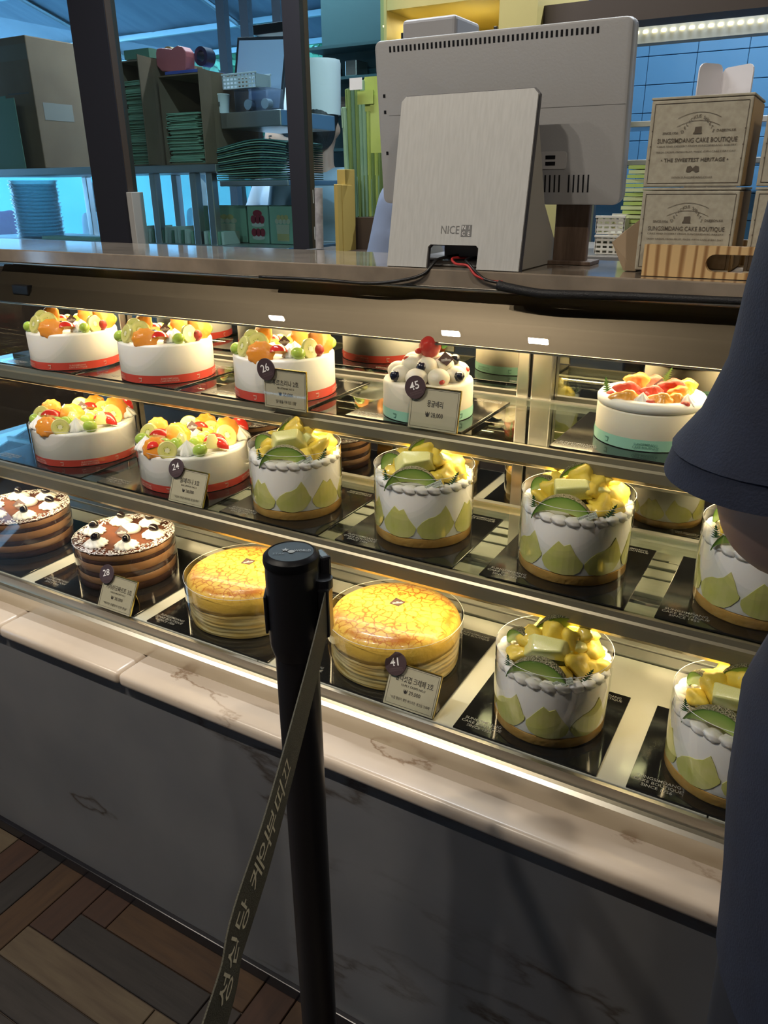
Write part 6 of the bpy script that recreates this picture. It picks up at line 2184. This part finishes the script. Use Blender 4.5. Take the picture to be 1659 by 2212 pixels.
for i in range(5):
    o = px_box('white_booklet', 985 + 9 * i, 50, 993 + 9 * i, 100, CYB + 0.06, 0.15, M_PAPER, None)
    o.location.z = zc0 + 0.001 - min(v.co.z for v in o.data.vertices)
    tag(o, 'thin white booklet, %s from left inside the yellow cabinet' % ORD[i], 'booklet', 'white booklets in the yellow cabinet')
gp = px_box('receipt_printer', 868, 36, 984, 150, 1.62, 0.12, mat('pale_grey_plastic', (0.36, 0.36, 0.38), 0.5), None, bevel=0.008, segs=3)
tag(gp, 'pale grey box top showing above the terminal edge', 'printer')
gst = tag(px_box('printer_pillar', 900, 150, 960, 556, 1.64, 0.08, M_DARK, None), 'dark pillar carrying the pale grey printer behind the terminal', 'stand')

# ------------------------------------------------------------------ back kitchen: blue tiles, LED strip, shelves
wb = tag(boxo('wall_back', (-1.85, 3.6, 0), (3.2, 3.7, 2.75), mat('grout_blue', (0.03, 0.08, 0.15), 0.7)), kind='structure')
M_TILE = mat('blue_tile', (0.075, 0.22, 0.42), 0.22, c2=(0.085, 0.24, 0.45), scale=2)
tm_ = MB().box((0.001, -0.008, 0.001), (0.184, 0.0, 0.100)).mesh('tile', M_TILE, bevel=0.0015, segs=1)
for i in range(-5, 6):
    for k in range(10):
        link('tile', tm_, wb, (at(1399, 150, 3.6).x + i * 0.185, 3.6, at(1399, 123, 3.6).z + (k - 7) * 0.101))
wf = empty('window_1_frame', (0, 2.7, 0))
bpy.data.objects.remove(wf)
tag(px_box('trim_2', 1158, -30, 1900, 28, 2.35, 0.10, M_BROWN, None), kind='structure')
ls = thing('led_strip_light', 1500, 55, 2.9, 'row of warm LED dots along pale beam above blue tiles', 'light')
M_BEAM = mat('pale_beam', (0.42, 0.46, 0.46), 0.5)
za = at(1500, 84, 2.9).z
zb2 = at(1500, 30, 2.9).z
ls.location = (0.0, 2.9, za)
pbox('beam', (-1.3, 2.9, za), (1.2, 2.96, zb2), M_BEAM, ls)
M_DOT = mat('warm_led', (1, 0.9, 0.6), 0.4, emit=(1.0, 0.80, 0.40), es=9.0)
zd_ = at(1500, 58, 2.895).z
dm = MB().box((-0.007, -0.004, -0.004), (0.007, 0, 0.004)).mesh('led_dot', M_DOT, bevel=0.0015, segs=1)
for i in range(56):
    link('led_dot', dm, ls, V((-1.0 + i * 0.028, 2.8995, zd_)) - ls.location)
ks = thing('kitchen_shelf', 1370, 300, 3.2, 'grey metal kitchen shelf frame before the blue tiles', 'shelf')
ks.location.z = 0
for v, h in ((262, 10), (345, 16)):
    z = at(1370, v, 3.2).z
    pbox('shelf_bar', (-1.2, 3.2, z - 0.02), (0.4, 3.45, z), M_ALU, ks, bevel=0.002)
for x in (-1.2, -0.92, 0.38):
    pbox('shelf_leg', (x, 3.2, 0), (x + 0.03, 3.23, 1.75), M_ALU, ks)
# back counter, baskets, green boxes
bc = tag(px_box('back_counter', 1120, 556, 1700, 640, 2.05, 0.5, mat('grey_counter', (0.20, 0.19, 0.17), 0.3), None, bevel=0.003), 'grey back counter under the white baskets', 'counter')
zbc = at(1410, 556, 2.05).z
M_IV = mat('ivory_plastic', (0.66, 0.62, 0.52), 0.45)
basket(1284, 508, 1338, 555, 2.09, 0.16, 'lower ivory perforated basket beside the card stand', 'ivory baskets on the back counter', zbc + 0.001, M_IV)
basket(1287, 466, 1345, 507, 2.09, 0.16, 'upper ivory perforated basket in the stack beside card stand', 'ivory baskets on the back counter', at(1312, 508, 2.09).z + 0.002, M_IV)
zst = zbc + 0.001
k = 0
rr = random.Random(2)
ztop = at(1370, 362, 2.14).z
while zst < ztop:
    h = 0.0105
    o = MB().box((0, 0, 0), (0.13, 0.16, h * 0.8)).obj('folded_box', M_LIME if k % 2 else mat('pale_lime_card', (0.52, 0.58, 0.28), 0.6), None, (at(1348, 430, 2.14).x + rr.uniform(-.006, .006) + 0.006 * (zst > 1.36), 2.14, zst), (0, 0, rr.uniform(-.05, .05)))
    tag(o, 'lime folded cake box, %s from bottom of stack beside ivory baskets' % ORD[k], 'box', 'lime folded boxes on the back counter')
    zst += h
    k += 1
o = px_box('yellow_folder', 1322, 405, 1348, 465, 2.30, 0.01, mat('kraft_yellow', (0.48, 0.36, 0.10), 0.6), None)
o.location.z = zbc + 0.001 - min(v.co.z for v in o.data.vertices)
tag(o, 'mustard folder standing behind the ivory baskets', 'folder')

# dark cabinet seen through the right pane
dc = thing('dark_cabinet', 740, 150, 3.5, 'dark teal kitchen cabinet with shelves behind the right pane', 'cabinet')
dc.location.z = 0
x0, x1 = at(672, 150, 3.45).x, at(850, 150, 3.45).x
M_TEAL = mat('dark_teal_paint', (0.030, 0.075, 0.085), 0.5)
pbox('cabinet_back', (x0, 3.55, 0), (x1, 3.58, 2.7), M_TEAL, dc)
for v in (95, 165, 235, 320):
    z = at(740, v, 3.4).z
    pbox('cabinet_shelf', (x0, 3.40, z - 0.012), (x1, 3.55, z), M_TEAL, dc)
pbox('cabinet_side', (x1 - 0.03, 3.39, 0), (x1, 3.55, 2.7), M_TEAL, dc)
for i, (u0, v0, u1, v1, m) in enumerate(((690, 205, 720, 235, M_BROWN), (725, 208, 760, 235, M_CARTONI), (690, 140, 715, 165, M_BLACK), (745, 130, 770, 165, M_STEEL))):
    o = px_box('kitchen_tin', u0, v0, u1, v1, 3.42, 0.10, m, None, bevel=0.004)
    o.location.z = at(740, [235, 235, 165, 165][i], 3.4).z + 0.001 - min(q.co.z for q in o.data.vertices)
    tag(o, ['brown tin at left on the dark cabinet shelf', 'dark carton tin right of the brown tin', 'black tin on the higher dark cabinet shelf', 'steel tin on the higher dark cabinet shelf'][i], 'tin', 'tins in the dark cabinet')
# ------------------------------------------------------------------ street front beyond the rack
tag(boxo('window_4', (-7.0, 4.20, 0.9), (-2.05, 4.21, 2.75), clear_mat('street_glass', (0.88, 0.97, 1.0), 0.8)), kind='structure')
tag(boxo('trim_3', (-7.0, 4.16, 0.0), (-2.05, 4.26, 0.899), mat('street_sill', (0.20, 0.24, 0.26), 0.6)), kind='structure')
for i, u in enumerate((497, 545, 612)):
    x = at(u, 300, 4.16).x
    tag(boxo('trim_%d' % (4 + i), (x - 0.03, 4.155, 0.9), (x + 0.03, 4.20, 2.75), M_DARK), kind='structure')
tag(boxo('street_pavement', (-16, 4.3, -0.3), (6, 14, -0.1), mat('pavement', (0.32, 0.34, 0.36), 0.8, c2=(0.26, 0.28, 0.30), scale=3)), kind='structure')
aw = empty('street_awning', (-4.3, 5.2, 2.2), 0, 'grey blue street awning with frame bars above the window', 'awning')
M_AWN = mat('awning_cloth', (0.30, 0.34, 0.40), 0.8, c2=(0.36, 0.40, 0.46), scale=2, stretch=(6, 1, 1))
vs_ = []
for i in range(25):
    x = -7.5 + i * 0.22
    w = 0.02 * math.sin(i * 1.9)
    vs_ += [V((x, 4.35, 2.95 + w)) - aw.location, V((x, 6.15, 2.45 + w)) - aw.location, V((x, 4.35, 2.955 + w)) - aw.location, V((x, 6.15, 2.455 + w)) - aw.location]
mb = MB()
fs_ = []
for i in range(24):
    a, b = 4 * i, 4 * i + 4
    fs_ += [(a, b, b + 1, a + 1), (a + 2, a + 3, b + 3, b + 2)]
mb.add(vs_, fs_)
mb.obj('awning_cloth', M_AWN, aw, smooth=True)
for y, z in ((4.9, 2.75), (5.7, 2.52), (6.1, 2.41)):
    pbox('awning_bar', (-7.5, y, z), (-2.2, y + 0.04, z + 0.04), M_ALU, aw)
for x in (-6.2, -4.6, -3.2):
    MB().tube([V((x, 4.4, 2.90)) - aw.location, V((x, 6.15, 2.41)) - aw.location], 0.02, 8).obj('awning_arm', M_ALU, aw)
o = tag(boxo('turquoise_hoarding', (-14, 8.2, -0.1), (-3, 8.3, 1.55), mat('turquoise_panel', (0.10, 0.42, 0.40), 0.6, c2=(0.14, 0.48, 0.46), scale=2)), 'turquoise street hoarding beyond the window', 'hoarding')
o = tag(boxo('pale_building', (-16, 11.0, -0.1), (2, 11.5, 5.5), mat('pale_facade', (0.40, 0.47, 0.52), 0.7, c2=(0.46, 0.52, 0.56), scale=1.2)), 'pale grey building across the street', 'building')


def tree(x, y, z0, z1, r, n, label):
    t = empty('street_tree', (x, y, -0.1), 0, label, 'tree', 'street trees')
    MB().tube([(0, 0, 0), (0.05, 0, z0 * 0.6), (0.0, 0.03, z1 * 0.8)], [0.10, 0.08, 0.04], 10).obj('trunk', M_BROWN, t, smooth=True)
    rr = random.Random(n)
    mb = MB()
    for i in range(n):
        d = V((rr.gauss(0, 1), rr.gauss(0, 1), rr.gauss(0, 1))).normalized() * r * rr.random() ** 0.4
        c = V((d.x, d.y, (z0 + z1) / 2 + d.z * (z1 - z0) / 2 / r))
        s = rr.uniform(0.05, 0.11)
        e = Euler((rr.uniform(0, 3), rr.uniform(0, 3), rr.uniform(0, 3))).to_matrix()
        mb.add([c + e @ V(q) for q in ((-s, 0, 0), (0, -s * .6, 0.01), (s, 0, 0), (0, s * .6, 0.01))], [(0, 1, 2, 3)], rr.randint(0, 1))
    o = mb.obj('foliage', [mat('leaf_green', (0.06, 0.24, 0.12), 0.5), mat('leaf_light', (0.16, 0.42, 0.22), 0.5)], t)
    o['kind'] = 'stuff'


tree(-5.9, 7.1, 1.6, 3.0, 0.75, 1700, 'leafy street tree above the open cartons')
tree(-4.3, 7.1, 1.5, 3.0, 0.75, 1500, 'leafy street tree behind the tape dispenser')
tree(-7.6, 7.1, 1.9, 3.2, 0.75, 1000, 'leafy street tree seen low at the rack middle')
# people in the street
a = at(190, 470, 4.6)
person('woman with long dark hair seen in profile in the street', (a.x, 4.75, -0.1), math.radians(95), 1.46, hair='long', shirt=M_WHITEC, trousers=M_DARK, voxel=0.018)
a = at(445, 440, 4.8)
person('person with short dark hair looking down beyond the rack', (a.x, 4.8, -0.1), math.radians(170), 1.50, shirt=mat('teal_shirt', (0.05, 0.24, 0.28), 0.8), trousers=M_DARK, voxel=0.018)
a = at(-14, 480, 4.9)
person('passer-by in purple top cut by the left picture edge', (a.x, 4.9, -0.1), math.radians(60), 1.45, shirt=mat('purple_top', (0.28, 0.12, 0.34), 0.8), trousers=M_DARK, voxel=0.018)

# ------------------------------------------------------------------ ceiling downlights over the customers and strip lights over the kitchen
def downlight(x, y, power, label, r=0.042):
    d = empty('downlight', (x, y, 2.7495), 0, label, 'light', 'ceiling downlights')
    boxo('trim_ring', (-r - 0.015, -0.028, -0.006), (r + 0.015, 0.028, 0), M_BLACK, d)
    boxo('lamp_face', (-r, -0.009, -0.0085), (r, 0.009, -0.0062), mat('lamp_face', (1, 0.95, 0.85), 0.5, emit=(1.0, 0.90, 0.75), es=14.0), d)
    l = bpy.data.lights.new('downlight_lamp', 'AREA')
    l.shape = 'RECTANGLE'
    l.size = r * 2
    l.size_y = 0.024
    l.energy = power
    l.color = (1.0, 0.90, 0.76)
    q = bpy.data.objects.new('downlight_lamp', l)
    q.location = (x, y, 2.738)
    COL.objects.link(q)
    return d


for i, (x, y) in enumerate(((-1.45, -0.20), (-1.05, -0.20), (-2.4, -0.20), (0.6, -0.2))):
    downlight(x, y, DOWN_W, 'recessed ceiling downlight number %s from the left above customers' % ['two', 'three', 'one', 'four'][i])
for i, (x, y, L) in enumerate(((-0.2, 2.75, 1.2), (-2.6, 3.2, 1.4), (-1.3, 1.75, 1.0))):
    t = empty('strip_light', (x, y, 2.7495), 0, ['white strip light before the blue tiles', 'white strip light above the metal rack', 'white strip light above the cashier'][i], 'light', 'kitchen strip lights')
    boxo('strip_body', (-L / 2, -0.03, -0.03), (L / 2, 0.03, 0), M_PAPER, t)
    boxo('strip_tube', (-L / 2 + 0.02, -0.018, -0.045), (L / 2 - 0.02, 0.018, -0.0305), mat('cool_tube', (1, 1, 1), 0.5, emit=(0.92, 0.96, 1.0), es=6.0), t)
    area('strip_lamp', (x, y, 2.70), (0, 0, 0), L - 0.04, 0.04, STRIP_W[i], (0.90, 0.95, 1.0))
bpy.data.scenes.remove(_ts)
